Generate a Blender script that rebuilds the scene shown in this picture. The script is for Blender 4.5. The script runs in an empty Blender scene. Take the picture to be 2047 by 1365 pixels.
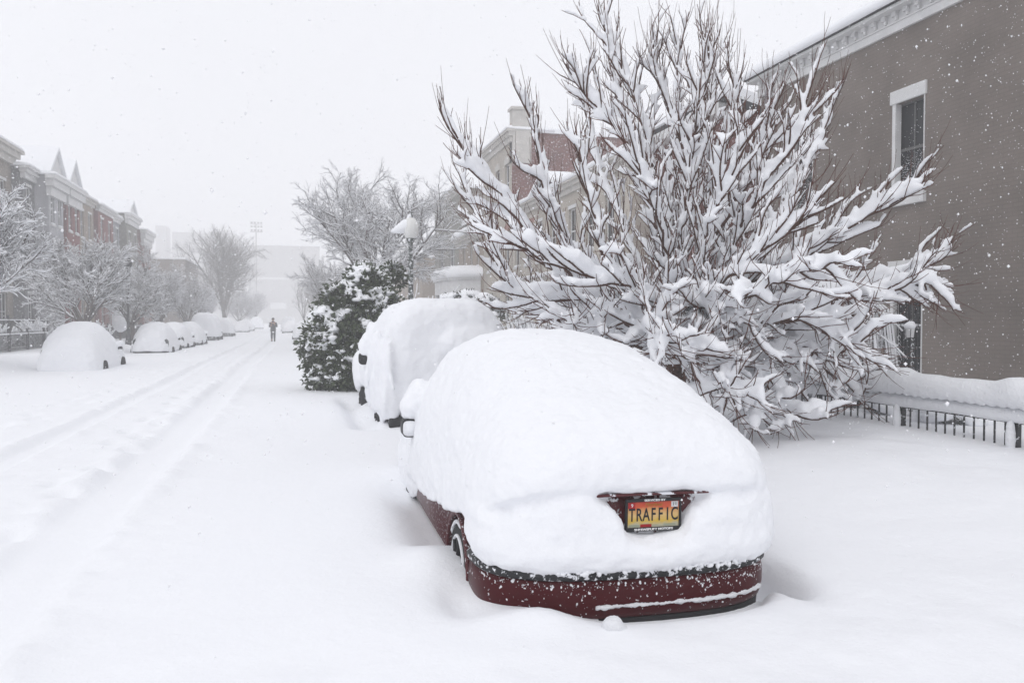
import bpy, math, random
import numpy as np
from mathutils import Vector, Matrix
R = math.radians
scene = bpy.context.scene
COL = scene.collection

# ------------------------------------------------------------------ camera, sky, sun, exposure
CAMZ = 1.5            # eye height above the snow surface (z = 0)
YAW = R(15.1)
cam_d = bpy.data.cameras.new('camera')
cam = bpy.data.objects.new('camera', cam_d); COL.objects.link(cam)
cam.location = (0, 0, CAMZ)
cam.rotation_euler = (R(90 - 1.52), 0, -YAW)
cam_d.sensor_width = 36; cam_d.lens = 28.14
cam_d.clip_end = 3000; cam_d.clip_start = 0.05
cam_d.dof.use_dof = True; cam_d.dof.focus_distance = 6.5; cam_d.dof.aperture_fstop = 10
scene.camera = cam

SUN_EL, SUN_AZ = R(48), R(-140)
world = bpy.data.worlds.new('World'); scene.world = world; world.use_nodes = True
wn = world.node_tree; wn.nodes.clear()
w_out = wn.nodes.new('ShaderNodeOutputWorld'); w_bg = wn.nodes.new('ShaderNodeBackground')
w_sky = wn.nodes.new('ShaderNodeTexSky'); w_sky.sky_type = 'NISHITA'; w_sky.sun_disc = False
w_sky.sun_elevation = SUN_EL; w_sky.sun_rotation = SUN_AZ; w_sky.air_density = 1.0; w_sky.dust_density = 3.0
w_mix = wn.nodes.new('ShaderNodeMix'); w_mix.data_type = 'RGBA'; w_mix.inputs[0].default_value = 0.93
wn.links.new(w_sky.outputs[0], w_mix.inputs[6])
w_mix.inputs[7].default_value = (9.0, 9.05, 9.45, 1)          # the even overcast cloud layer
wn.links.new(w_mix.outputs[2], w_bg.inputs[0]); w_bg.inputs[1].default_value = 0.1
wn.links.new(w_bg.outputs[0], w_out.inputs[0])

sun_d = bpy.data.lights.new('sun', 'SUN'); sun_d.energy = 0.6; sun_d.angle = R(40); sun_d.color = (1, 0.985, 0.96)
sun = bpy.data.objects.new('sun', sun_d); COL.objects.link(sun)
sun.rotation_euler = (R(90) - SUN_EL, 0, R(140) + R(180))
scene.view_settings.view_transform = 'Standard'; scene.view_settings.look = 'None'
scene.view_settings.exposure = 0.13; scene.view_settings.gamma = 1.0
cy = scene.cycles
cy.use_denoising = True
cy.max_bounces = 12; cy.diffuse_bounces = 5; cy.glossy_bounces = 2; cy.transmission_bounces = 2
cy.volume_bounces = 8; cy.transparent_max_bounces = 6
cy.caustics_reflective = False; cy.caustics_refractive = False

# ------------------------------------------------------------------ helpers
def nt(m): return m.node_tree.nodes, m.node_tree.links
def mat(name, col, rough=0.7, spec=0.3, metal=0.0, var=0.0, vscale=6.0, bump=0.0, bscale=40.0, bdist=0.01, coat=0.0):
    m = bpy.data.materials.new(name); m.use_nodes = True
    n, l = nt(m); b = n['Principled BSDF']
    b.inputs['Base Color'].default_value = (*col, 1); b.inputs['Roughness'].default_value = rough
    b.inputs['Specular IOR Level'].default_value = spec; b.inputs['Metallic'].default_value = metal
    if coat: b.inputs['Coat Weight'].default_value = coat
    tc = n.new('ShaderNodeTexCoord')
    if var:
        t = n.new('ShaderNodeTexNoise'); t.inputs['Scale'].default_value = vscale; t.inputs['Detail'].default_value = 6
        l.new(tc.outputs['Object'], t.inputs['Vector'])
        mp = n.new('ShaderNodeMapRange'); mp.inputs[1].default_value = 0.3; mp.inputs[2].default_value = 0.7
        mp.inputs[3].default_value = 1 - var; mp.inputs[4].default_value = 1 + var
        l.new(t.outputs[0], mp.inputs[0])
        mx = n.new('ShaderNodeVectorMath'); mx.operation = 'SCALE'; mx.inputs[0].default_value = col
        l.new(mp.outputs[0], mx.inputs['Scale']); l.new(mx.outputs[0], b.inputs['Base Color'])
    if bump:
        t = n.new('ShaderNodeTexNoise'); t.inputs['Scale'].default_value = bscale; t.inputs['Detail'].default_value = 5
        l.new(tc.outputs['Object'], t.inputs['Vector'])
        bp = n.new('ShaderNodeBump'); bp.inputs['Strength'].default_value = bump; bp.inputs['Distance'].default_value = bdist
        l.new(t.outputs[0], bp.inputs['Height']); l.new(bp.outputs[0], b.inputs['Normal'])
    return m
def brick_mat(name, c1, c2, mortar, bump=0.6, snow=0.0):
    m = bpy.data.materials.new(name); m.use_nodes = True
    n, l = nt(m); b = n['Principled BSDF']; b.inputs['Roughness'].default_value = 0.85; b.inputs['Specular IOR Level'].default_value = 0.15
    tc = n.new('ShaderNodeTexCoord'); sp = n.new('ShaderNodeSeparateXYZ'); l.new(tc.outputs['Object'], sp.inputs[0])
    ad = n.new('ShaderNodeMath'); l.new(sp.outputs[0], ad.inputs[0]); l.new(sp.outputs[1], ad.inputs[1])
    cb = n.new('ShaderNodeCombineXYZ'); l.new(ad.outputs[0], cb.inputs[0]); l.new(sp.outputs[2], cb.inputs[1])
    bt = n.new('ShaderNodeTexBrick'); bt.inputs['Scale'].default_value = 1.0
    bt.inputs['Brick Width'].default_value = 0.215; bt.inputs['Row Height'].default_value = 0.075; bt.inputs['Mortar Size'].default_value = 0.008
    bt.inputs['Color1'].default_value = (*c1, 1); bt.inputs['Color2'].default_value = (*c2, 1); bt.inputs['Mortar'].default_value = (*mortar, 1)
    l.new(cb.outputs[0], bt.inputs['Vector'])
    t = n.new('ShaderNodeTexNoise'); t.inputs['Scale'].default_value = 0.8; t.inputs['Detail'].default_value = 7
    l.new(tc.outputs['Object'], t.inputs['Vector'])
    mp = n.new('ShaderNodeMapRange'); mp.inputs[1].default_value = 0.3; mp.inputs[2].default_value = 0.7; mp.inputs[3].default_value = 0.82; mp.inputs[4].default_value = 1.15
    l.new(t.outputs[0], mp.inputs[0])
    mx = n.new('ShaderNodeVectorMath'); mx.operation = 'SCALE'; l.new(bt.outputs['Color'], mx.inputs[0]); l.new(mp.outputs[0], mx.inputs['Scale'])
    last = mx.outputs[0]
    if snow:                      # wind-blown snow stuck to the bricks
        t2 = n.new('ShaderNodeTexNoise'); t2.inputs['Scale'].default_value = 9; t2.inputs['Detail'].default_value = 8
        l.new(tc.outputs['Object'], t2.inputs['Vector'])
        r = n.new('ShaderNodeMapRange'); r.inputs[1].default_value = 0.56; r.inputs[2].default_value = 0.66; r.inputs[4].default_value = snow
        l.new(t2.outputs[0], r.inputs[0])
        mm = n.new('ShaderNodeMix'); mm.data_type = 'RGBA'; l.new(r.outputs[0], mm.inputs[0]); l.new(last, mm.inputs[6]); mm.inputs[7].default_value = (.8, .8, .82, 1)
        last = mm.outputs[2]
    l.new(last, b.inputs['Base Color'])
    bp = n.new('ShaderNodeBump'); bp.inputs['Strength'].default_value = bump; bp.inputs['Distance'].default_value = 0.008; bp.invert = True
    l.new(bt.outputs['Fac'], bp.inputs['Height']); l.new(bp.outputs[0], b.inputs['Normal'])
    return m

def snow_mat(name, bump=0.5, bscale=30, bdist=0.012):
    m = mat(name, (.87, .88, .905), 0.75, 0.15)
    n, l = nt(m); b = n['Principled BSDF']; tc = n.new('ShaderNodeTexCoord')
    t1 = n.new('ShaderNodeTexNoise'); t1.inputs['Scale'].default_value = bscale; t1.inputs['Detail'].default_value = 6; t1.inputs['Roughness'].default_value = 0.6
    t2 = n.new('ShaderNodeTexNoise'); t2.inputs['Scale'].default_value = bscale * 6; t2.inputs['Detail'].default_value = 3
    l.new(tc.outputs['Object'], t1.inputs['Vector']); l.new(tc.outputs['Object'], t2.inputs['Vector'])
    a = n.new('ShaderNodeMath'); a.operation = 'MULTIPLY_ADD'; a.inputs[1].default_value = 0.25
    l.new(t2.outputs[0], a.inputs[0]); l.new(t1.outputs[0], a.inputs[2])
    bp = n.new('ShaderNodeBump'); bp.inputs['Strength'].default_value = bump; bp.inputs['Distance'].default_value = bdist
    l.new(a.outputs[0], bp.inputs['Height']); l.new(bp.outputs[0], b.inputs['Normal'])
    return m
def splatter_mat(name, col, rough, thr=(.56, .6), scale=26, coat=0.0, zfade=None, spec=.4):
    """a painted surface with crumbs of snow stuck to it"""
    m = mat(name, col, rough, spec, coat=coat); n, l = nt(m); b = n['Principled BSDF']; tc = n.new('ShaderNodeTexCoord')
    t = n.new('ShaderNodeTexNoise'); t.inputs['Scale'].default_value = scale; t.inputs['Detail'].default_value = 9; t.inputs['Roughness'].default_value = .62
    l.new(tc.outputs['Object'], t.inputs['Vector']); src = t.outputs[0]
    if zfade:
        sp = n.new('ShaderNodeSeparateXYZ'); l.new(tc.outputs['Object'], sp.inputs[0])
        z = n.new('ShaderNodeMapRange'); z.inputs[1].default_value = zfade[0]; z.inputs[2].default_value = zfade[1]; z.inputs[3].default_value = 0; z.inputs[4].default_value = zfade[2]
        l.new(sp.outputs[2], z.inputs[0]); ad = n.new('ShaderNodeMath'); l.new(src, ad.inputs[0]); l.new(z.outputs[0], ad.inputs[1]); src = ad.outputs[0]
    r = n.new('ShaderNodeMapRange'); r.inputs[1].default_value = thr[0]; r.inputs[2].default_value = thr[1]; l.new(src, r.inputs[0])
    mx = n.new('ShaderNodeMix'); mx.data_type = 'RGBA'; l.new(r.outputs[0], mx.inputs[0]); mx.inputs[6].default_value = (*col, 1); mx.inputs[7].default_value = (.82, .83, .86, 1)
    l.new(mx.outputs[2], b.inputs['Base Color'])
    rr = n.new('ShaderNodeMapRange'); rr.inputs[3].default_value = rough; rr.inputs[4].default_value = .85; l.new(r.outputs[0], rr.inputs[0]); l.new(rr.outputs[0], b.inputs['Roughness'])
    bp = n.new('ShaderNodeBump'); bp.inputs['Strength'].default_value = .6; bp.inputs['Distance'].default_value = .01; l.new(r.outputs[0], bp.inputs['Height']); l.new(bp.outputs[0], b.inputs['Normal'])
    return m

M = dict(
    ground=snow_mat('ground_snow', .35, 9, .03), snow=snow_mat('snow'), tsnow=snow_mat('tree_snow', .25, 22, .01),
    crumb=snow_mat('crumbly_snow', .8, 34, .03),
    bark=mat('bark', (.085, .048, .038), .9, .1, var=.35, vscale=30), twig=mat('twig', (.11, .048, .036), .85, .15, var=.3, vscale=8),
    greybark=mat('grey_bark', (.11, .095, .09), .9, .1, var=.3, vscale=10),
    leaf=mat('leaf', (.034, .050, .017), .4, .45, var=.7, vscale=9), hedge=mat('hedge_leaf', (.05, .058, .04), .7, .2, var=.5, vscale=12),
    iron=splatter_mat('iron', (.02, .02, .022), .5, (.6, .63), 30), black=mat('black_trim', (.012, .012, .014), .5, .3),
    tyre=splatter_mat('tyre', (.012, .012, .013), .8, (.66, .7), 22), rim=splatter_mat('rim', (.30, .31, .32), .4, (.5, .56), 12),
    red=splatter_mat('maroon_paint', (.055, .0012, .0035), .3, (.65, .675), 34, .0, (-.05, .14, .07), .12),
    redside=splatter_mat('maroon_side', (.07, .003, .006), .4, (.58, .66), 50, 0),
    lid=splatter_mat('maroon_lid', (.075, .002, .005), .35, (.50, .53), 13, 0),
    trim=splatter_mat('bumper_trim', (.012, .013, .015), .5, (.555, .58), 30),
    darkpaint=splatter_mat('dark_paint', (.03, .032, .036), .35, (.56, .62), 8, .2),
    greypaint=splatter_mat('grey_paint', (.16, .165, .17), .35, (.55, .62), 8, .2),
    glass=mat('window_glass', (.014, .016, .019), .2, .2), bluglass=mat('pale_window_glass', (.10, .13, .15), .12, .6),
    sash=mat('sash_paint', (.12, .12, .12), .6, .3), white=mat('white_trim', (.62, .62, .62), .6, .3, var=.08, vscale=3), cream=mat('cream_trim', (.5, .48, .45), .7, .2, var=.1, vscale=3),
    darkroof=mat('dark_roof', (.03, .03, .034), .7, .2), concrete=mat('concrete', (.3, .29, .28), .85, .1, var=.15, vscale=1),
    greywall=brick_mat('grey_painted_brick', (.182, .156, .139), (.192, .165, .147), (.165, .143, .128), .55),
    redbrick=brick_mat('red_brick', (.17, .05, .038), (.11, .034, .028), (.17, .11, .10), .5, .45),
    redbrick2=brick_mat('dark_red_brick', (.21, .034, .030), (.15, .026, .025), (.18, .09, .08), .5, .12),
    beige=brick_mat('beige_wall', (.45, .41, .355), (.43, .39, .34), (.38, .35, .31), .3), tan=brick_mat('tan_brick', (.30, .235, .175), (.26, .20, .15), (.28, .25, .22), .4, .3),
    taupe=brick_mat('taupe_brick', (.28, .235, .195), (.23, .195, .165), (.22, .2, .18), .4, .3), olive=brick_mat('olive_brick', (.21, .20, .17), (.18, .17, .15), (.2, .2, .18), .4, .3),
    grey=brick_mat('grey_brick', (.16, .16, .17), (.14, .14, .15), (.14, .14, .14), .4, .4), bluegrey=brick_mat('blue_grey_brick', (.24, .245, .27), (.21, .215, .24), (.24, .24, .25), .3, .3),
    palegrey=mat('pale_grey_render', (.40, .40, .42), .8, .1, var=.1, vscale=1.5), pink=mat('pink_stone', (.30, .15, .12), .8, .15, var=.3, vscale=3),
    lampgreen=splatter_mat('lamp_post_paint', (.055, .065, .06), .5, (.52, .6), 14), globe=mat('lamp_globe', (.72, .72, .7), .25, .4),
    flake=mat('flake', (.9, .9, .92), .8, .1), coat=mat('dark_coat', (.045, .045, .05), .85, .1), jeans=mat('trousers', (.035, .038, .048), .85, .1),
    skin=mat('skin', (.42, .25, .19), .6, .3), hair=mat('hair', (.03, .022, .018), .7, .2), boot=mat('boots', (.03, .025, .022), .6, .2),
    brown=brick_mat('brown_block', (.2, .165, .14), (.18, .15, .13), (.2, .18, .16), .3, .2),
)

def setp(o, label=None, cat=None, group=None, kind=None):
    if label: o['label'] = label
    if cat: o['category'] = cat
    if group: o['group'] = group
    if kind: o['kind'] = kind
    return o
def empty(name, loc, label, cat, group=None, rz=0):
    o = bpy.data.objects.new(name, None); COL.objects.link(o); o.location = loc; o.rotation_euler = (0, 0, rz)
    o.empty_display_size = .3
    return setp(o, label, cat, group)
def origin_of(p):
    v = Vector((0, 0, 0))
    while p is not None: v += p.location; p = p.parent
    return v
def mkmesh(name, V, F, material, smooth=False):
    me = bpy.data.meshes.new(name)
    V = np.asarray(V, dtype=np.float64)
    if isinstance(F, np.ndarray):
        k = F.shape[1]; n = len(F)
        me.vertices.add(len(V)); me.vertices.foreach_set('co', V.ravel().astype(np.float32))
        me.loops.add(n * k); me.loops.foreach_set('vertex_index', F.ravel().astype(np.int32))
        me.polygons.add(n); me.polygons.foreach_set('loop_start', np.arange(0, n * k, k, dtype=np.int32))
        me.update(calc_edges=True)
    else:
        me.from_pydata(V.tolist(), [], F); me.update()
    me.materials.append(material)
    if smooth: me.polygons.foreach_set('use_smooth', [True] * len(me.polygons))
    return me
def link(name, me, parent=None):
    o = bpy.data.objects.new(name, me); COL.objects.link(o)
    if parent is not None: o.parent = parent
    return o

class MB:
    def __init__(s): s.v = []; s.f = []; s.n = 0
    def add(s, V, F):
        V = np.asarray(V, dtype=float); s.v.append(V)
        s.f += [tuple(int(i) + s.n for i in f) for f in F]; s.n += len(V); return s
    def box(s, x0, x1, y0, y1, z0, z1):
        x0, x1 = min(x0, x1), max(x0, x1); y0, y1 = min(y0, y1), max(y0, y1); z0, z1 = min(z0, z1), max(z0, z1)
        V = [(x, y, z) for z in (z0, z1) for y in (y0, y1) for x in (x0, x1)]
        return s.add(V, [(0, 2, 3, 1), (4, 5, 7, 6), (0, 1, 5, 4), (2, 6, 7, 3), (0, 4, 6, 2), (1, 3, 7, 5)])
    def prism(s, pts, a, b, axis):
        """polygon pts (2D) extruded from a to b along axis"""
        n = len(pts); V = []
        for t in (a, b):
            for p in pts:
                V.append({0: (t, p[0], p[1]), 1: (p[0], t, p[1]), 2: (p[0], p[1], t)}[axis])
        F = [tuple(range(n))[::-1], tuple(range(n, 2 * n))] + [(i, (i + 1) % n, n + (i + 1) % n, n + i) for i in range(n)]
        return s.add(V, F)
    def rings(s, rings, cap=True, closed=True):
        n = len(rings[0]); V = np.concatenate([np.asarray(r, float) for r in rings]); F = []
        for i in range(len(rings) - 1):
            for j in range(n if closed else n - 1):
                k = (j + 1) % n; F.append((i * n + j, i * n + k, (i + 1) * n + k, (i + 1) * n + j))
        if cap: F.append(tuple(range(n))[::-1]); F.append(tuple(range((len(rings) - 1) * n, len(rings) * n)))
        return s.add(V, F)
    def tube(s, P, r, k=6, squash=None):
        P = np.asarray(P, float); r = np.broadcast_to(np.asarray(r, float), (len(P),))
        return s.rings(tube_rings(P, r, k))
    def ball(s, c, r, k=10, m=7):
        rx, ry, rz = (r, r, r) if np.isscalar(r) else r; rings = []
        for i in range(m + 1):
            a = math.pi * (i + .02) / (m + .04) - math.pi / 2
            rings.append([(c[0] + rx * math.cos(a) * math.cos(t), c[1] + ry * math.cos(a) * math.sin(t), c[2] + rz * math.sin(a)) for t in np.linspace(0, 2 * math.pi, k, endpoint=False)])
        return s.rings(rings)
    def lathe(s, c, prof, k=16):
        return s.rings([[(c[0] + r * math.cos(t), c[1] + r * math.sin(t), c[2] + z) for t in np.linspace(0, 2 * math.pi, k, endpoint=False)] for r, z in prof])
    def arr(s): return np.concatenate(s.v), s.f
    def build(s, name, m, parent=None, smooth=False, bevel=0):
        V, F = s.arr(); V = V - np.array(origin_of(parent)); o = link(name, mkmesh(name, V, F, m, smooth), parent)
        if bevel:
            b = o.modifiers.new('bevel', 'BEVEL'); b.width = bevel; b.segments = 2; b.limit_method = 'ANGLE'
        return o
def tube_rings(P, r, k):
    T = np.gradient(P, axis=0); T /= np.linalg.norm(T, axis=1)[:, None] + 1e-9
    up = np.array([0.0, 0, 1]); S = np.cross(T, up); L = np.linalg.norm(S, axis=1)[:, None]
    S = np.where(L < .05, np.array([1.0, 0, 0]), S / (L + 1e-9)); N = np.cross(S, T)
    a = np.linspace(0, 2 * np.pi, k, endpoint=False)
    return P[:, None, :] + r[:, None, None] * (np.cos(a)[None, :, None] * S[:, None, :] + np.sin(a)[None, :, None] * N[:, None, :])
class Tubes:
    """many capped-less tubes of quads, kept as arrays"""
    def __init__(s, k=5): s.k = k; s.v = []; s.f = []; s.n = 0
    def add_rings(s, Rg):
        m, k, _ = Rg.shape; s.v.append(Rg.reshape(-1, 3))
        i = np.arange(m - 1)[:, None] * k; j = np.arange(k)[None, :]; j2 = (j + 1) % k
        F = np.stack([i + j, i + j2, i + k + j2, i + k + j], -1).reshape(-1, 4)
        c0 = []
        if k == 4 or k == 6:
            for b, sgn in ((0, 1), ((m - 1) * k, -1)):
                q = [b, b + 1, b + 2, b + 3]; c0.append(q[::-1] if sgn > 0 else q)
                if k == 6: q = [b, b + 3, b + 4, b + 5]; c0.append(q[::-1] if sgn > 0 else q)
        if c0: F = np.concatenate([F, np.array(c0)])
        s.f.append(F + s.n); s.n += m * k
    def tube(s, P, r): s.add_rings(tube_rings(np.asarray(P, float), np.asarray(r, float), s.k))
    def snowtube(s, P, h, w=.36, lift=.46):
        """a ridge of snow lying on the polyline P, h = depth at each point"""
        P = np.asarray(P, float); T = np.gradient(P, axis=0); T /= np.linalg.norm(T, axis=1)[:, None] + 1e-9
        up = np.array([0.0, 0, 1]); S = np.cross(T, up); L = np.linalg.norm(S, axis=1)[:, None]
        S = np.where(L < .05, np.array([1.0, 0, 0]), S / (L + 1e-9)); N = np.cross(S, T)
        C = P + N * (h * lift)[:, None]; a = np.linspace(0, 2 * np.pi, s.k, endpoint=False) + .3
        Rg = C[:, None, :] + (np.cos(a)[None, :, None] * S[:, None, :]) * (h * w)[:, None, None] + (np.sin(a)[None, :, None] * N[:, None, :]) * (h * .52)[:, None, None]
        s.add_rings(Rg)
    def arr(s): return np.concatenate(s.v), np.concatenate(s.f)
    def build(s, name, m, parent=None, smooth=True):
        V, F = s.arr(); V = V - np.array(origin_of(parent)); return link(name, mkmesh(name, V, F, m, smooth), parent)

def fuse(name, V, F, voxel, material, parent=None, smooth=6, disps=(), local=False):
    """weld overlapping lumps into one soft skin (voxel remesh, smooth, noise)"""
    V = np.asarray(V, float)
    if not local: V = V - np.array(origin_of(parent))
    me = mkmesh(name, V, F, material, True); t = bpy.data.objects.new('tmp', me); COL.objects.link(t)
    rm = t.modifiers.new('r', 'REMESH'); rm.mode = 'VOXEL'; rm.voxel_size = voxel; rm.use_smooth_shade = True
    if smooth:
        sm = t.modifiers.new('s', 'SMOOTH'); sm.factor = .5; sm.iterations = smooth
    for i, (st, sc) in enumerate(disps):
        tx = bpy.data.textures.new('n%s%d' % (name, i), 'CLOUDS'); tx.noise_scale = sc; tx.noise_depth = 3
        d = t.modifiers.new('d', 'DISPLACE'); d.texture = tx; d.strength = st; d.mid_level = .5; d.texture_coords = 'LOCAL'
    dg = bpy.context.evaluated_depsgraph_get(); ev = t.evaluated_get(dg)
    out = bpy.data.meshes.new_from_object(ev, depsgraph=dg); out.name = name
    bpy.data.objects.remove(t); bpy.data.meshes.remove(me)
    out.materials.clear(); out.materials.append(material)
    out.polygons.foreach_set('use_smooth', [True] * len(out.polygons))
    return link(name, out, parent)

_rs = np.random.RandomState(7); _LAT = _rs.rand(256, 256)
def vnoise(x, y):
    xi = np.floor(x).astype(int); yi = np.floor(y).astype(int); fx = x - xi; fy = y - yi
    fx = fx * fx * (3 - 2 * fx); fy = fy * fy * (3 - 2 * fy); g = lambda a, b: _LAT[a % 256, b % 256]
    return (g(xi, yi) * (1 - fx) + g(xi + 1, yi) * fx) * (1 - fy) + (g(xi, yi + 1) * (1 - fx) + g(xi + 1, yi + 1) * fx) * fy
def fbm(x, y, o=4):
    s = 0; a = .5
    for i in range(o): s = s + a * (vnoise(x * 2 ** i + 17.3 * i, y * 2 ** i + 9.1 * i) - .5) * 2; a *= .5
    return s
def sst(a, b, x): t = np.clip((x - a) / (b - a), 0, 1); return t * t * (3 - 2 * t)
def gss(d, w): return np.exp(-(d / w) ** 2)

def cw(xc, zc): return (xc * math.cos(YAW) + zc * math.sin(YAW), zc * math.cos(YAW) - xc * math.sin(YAW))
def P(px, py, zc):
    """point of the place seen at photo pixel (px, py) at depth zc"""
    x, y = cw((px - 1023) / 1600 * zc, zc); return np.array([x, y, CAMZ - (py - 640) / 1600 * zc])

# ------------------------------------------------------------------ ground
CAR = (1.82, 3.86); CYAW = R(-1.0)
def carlocal(x, y):
    dx, dy = x - CAR[0], y - CAR[1]; c, s = math.cos(-CYAW), math.sin(-CYAW)
    return dx * c - dy * s, dx * s + dy * c
def ground_z(x, y):
    x = np.asarray(x, float); y = np.asarray(y, float)
    z = .05 * fbm(x * .16, y * .12) + .018 * fbm(x * .9, y * .7, 3)
    # sidewalks and yards stand a little higher under the snow
    z = z + .26 * sst(2.9, 6.0, x) * sst(4.5, 8.5, y + .3 * x) + .18 * sst(-7.6, -9.2, x) - .03 * sst(0, 6, x) * (1 - sst(3, 7, y))
    z = z + .16 * gss(x + 8.9, .9) * (1 + .8 * fbm(x * .8, y * .5)) * sst(20, 26, y)
    road = sst(-5.6, -4.9, x) * (1 - sst(-.9, -.3, x))
    ch = fbm(x * 2.6, y * 1.8, 4)
    # two old wheel tracks, half filled
    for cx, w, d in ((-3.02, .17, .065), (-1.55, .26, .065)):
        wob = .02 * np.sin(y * .21 + cx) + .012 * np.sin(y * .63)
        q = x - cx - wob; z = z - d * np.exp(-(q / w) ** 6) + .022 * gss(np.abs(q) - w * 1.35, .12) * (1 + 2.2 * ch + 1.2 * fbm(x * 8, y * 6, 3))
        z = z + .02 * np.exp(-(q / w) ** 2) * fbm(x * 3, y * .7, 3)
    z = z + .020 * (gss(x + 2.25, .45) + gss(x + 3.95, .6) + .4 * gss(x + .9, .4)) * fbm(x * 7, y * 6, 3) * (y < 30)
    z = z + .03 * gss(x + 2.25, .35) * ch + .035 * gss(x + 3.95, .5) * ch + .016 * gss(x + 1.0, .35) * ch
    # footprints
    r = random.Random(4)
    for k in range(60):
        fy = 4.5 + k * .62; fx = -2.05 + (.13 if k % 2 else -.13) + r.uniform(-.05, .05)
        if r.random() < .8: z = z - .085 * np.exp(-(((x - fx) / .10) ** 2 + ((y - fy) / .18) ** 2) ** 1.5)
        fx2 = -3.95 + (.14 if k % 2 else -.14) + r.uniform(-.06, .06); fy2 = 9 + k * .66
        if r.random() < .7: z = z - .05 * np.exp(-(((x - fx2) / .13) ** 2 + ((y - fy2) / .22) ** 2) ** 1.5)
    # trodden path beside the iron fence
    z = z - .045 * gss(x - 5.9, .45) * (1 + 1.6 * fbm(x * 1.7, y * 1.5)) * sst(5, 6, y) * (1 - sst(12, 15, y))
    # small drift and lumps in the foreground
    z = z + (.04 * fbm(x * 1.9, y * 1.9) + .012 * fbm(x * 6, y * 6, 3)) * gss(y - 3.0, .9)
    z = z + .025 * fbm(x * 1.3, y * 1.6, 4) * sst(3, 4, x) * (1 - sst(5.5, 6.5, x))
    # the near car: a scoured hollow beside and behind it
    lx, ly = carlocal(x, y)
    hx = .86
    dl = np.sqrt(np.maximum(-lx - hx, 0) ** 2 + np.maximum(.1 - ly, 0) ** 2 + np.maximum(ly - 4.6, 0) ** 2)
    side = (lx < -.5) & (ly > .2)
    z = z - .14 * gss(np.maximum(-lx - hx, 0), .26) * sst(1.3, 1.7, ly) * (1 - sst(3.3, 4.3, ly)) * (lx < .2)
    z = z + .085 * np.exp(-((lx + 1.03) / .22) ** 2 - ((ly - 1.0) / .30) ** 2)
    z = z - .07 * np.exp(-((lx + .98) / .10) ** 2 - ((ly - .36) / .22) ** 2)
    bow = .62 - .56 * np.maximum(0, 1 - np.minimum(1, np.abs(lx) / .84) ** 3) ** (1 / 3)
    z = z - .125 * gss(ly - bow + .03, .12) * (np.abs(lx) < 1.0) * sst(-.75, -.1, lx) - .05 * np.exp(-((lx - .95) / .17) ** 2 - ((ly - .45) / .4) ** 2)
    z = z + .06 * np.exp(-((lx + .62) / .3) ** 2 - ((ly - .0) / .13) ** 2)
    z = z - .28 * np.exp(-((lx - .96) / .10) ** 2 - ((ly - .42) / .28) ** 2)
    # the vehicle in front of it
    z = z - .20 * gss(x - .98, .20) * sst(11.0, 11.6, y) * (1 - sst(15.5, 16.5, y))
    z = z - .17 * gss(y - 11.45, .26) * sst(.7, 1.1, x) * (1 - sst(3.0, 3.4, x))
    return z
def axis_lines(segs):
    out = []
    for a, b, st in segs: out += list(np.arange(a, b, st))
    return np.array(out + [segs[-1][1]])
gx = axis_lines([(-260, -60, 20), (-60, -20, 4), (-20, -6, .5), (-6, 4, .05), (4, 8, .1), (8, 20, .5), (20, 60, 4), (60, 260, 20)])
gy = axis_lines([(-60, -4, 8), (-4, 1, .5), (1, 9, .045), (9, 18, .1), (18, 45, .25), (45, 100, 1), (100, 420, 20)])
GX, GY = np.meshgrid(gx, gy); GZ = ground_z(GX, GY)
nx, ny = len(gx), len(gy); idx = np.arange(nx * ny).reshape(ny, nx)
GF = np.stack([idx[:-1, :-1], idx[:-1, 1:], idx[1:, 1:], idx[1:, :-1]], -1).reshape(-1, 4)
g = link('snow_ground', mkmesh('snow_ground', np.stack([GX, GY, GZ], -1).reshape(-1, 3), GF, M['ground'], True)); g['kind'] = 'structure'
def gz(x, y): return float(ground_z(np.array([x]), np.array([y]))[0])

# ------------------------------------------------------------------ buildings
def wall_holes(mb, s, X, y0, y1, z0, z1, holes, t=.25):
    """street wall in the plane x = X (s=+1 right side of street, -1 left) with real openings"""
    ys = sorted({y0, y1, *[h[0] for h in holes], *[h[1] for h in holes]}); zs = sorted({z0, z1, *[h[2] for h in holes], *[h[3] for h in holes]})
    ys = [v for v in ys if y0 <= v <= y1]; zs = [v for v in zs if z0 <= v <= z1]
    inside = lambda y, z: any(h[0] < y < h[1] and h[2] < z < h[3] for h in holes)
    Y = {v: i for i, v in enumerate(ys)}; nz = len(zs)
    V = [(X, y, z) for y in ys for z in zs]; F = []
    for i in range(len(ys) - 1):
        for j in range(nz - 1):
            if not inside((ys[i] + ys[i + 1]) / 2, (zs[j] + zs[j + 1]) / 2): F.append((i * nz + j, (i + 1) * nz + j, (i + 1) * nz + j + 1, i * nz + j + 1))
    mb.add(V, F)
    for a, b, c, d in holes:
        X2 = X + s * t
        mb.add([(X, a, c), (X, b, c), (X, b, d), (X, a, d), (X2, a, c), (X2, b, c), (X2, b, d), (X2, a, d)],
               [(0, 1, 5, 4), (1, 2, 6, 5), (2, 3, 7, 6), (3, 0, 4, 7)])
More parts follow.
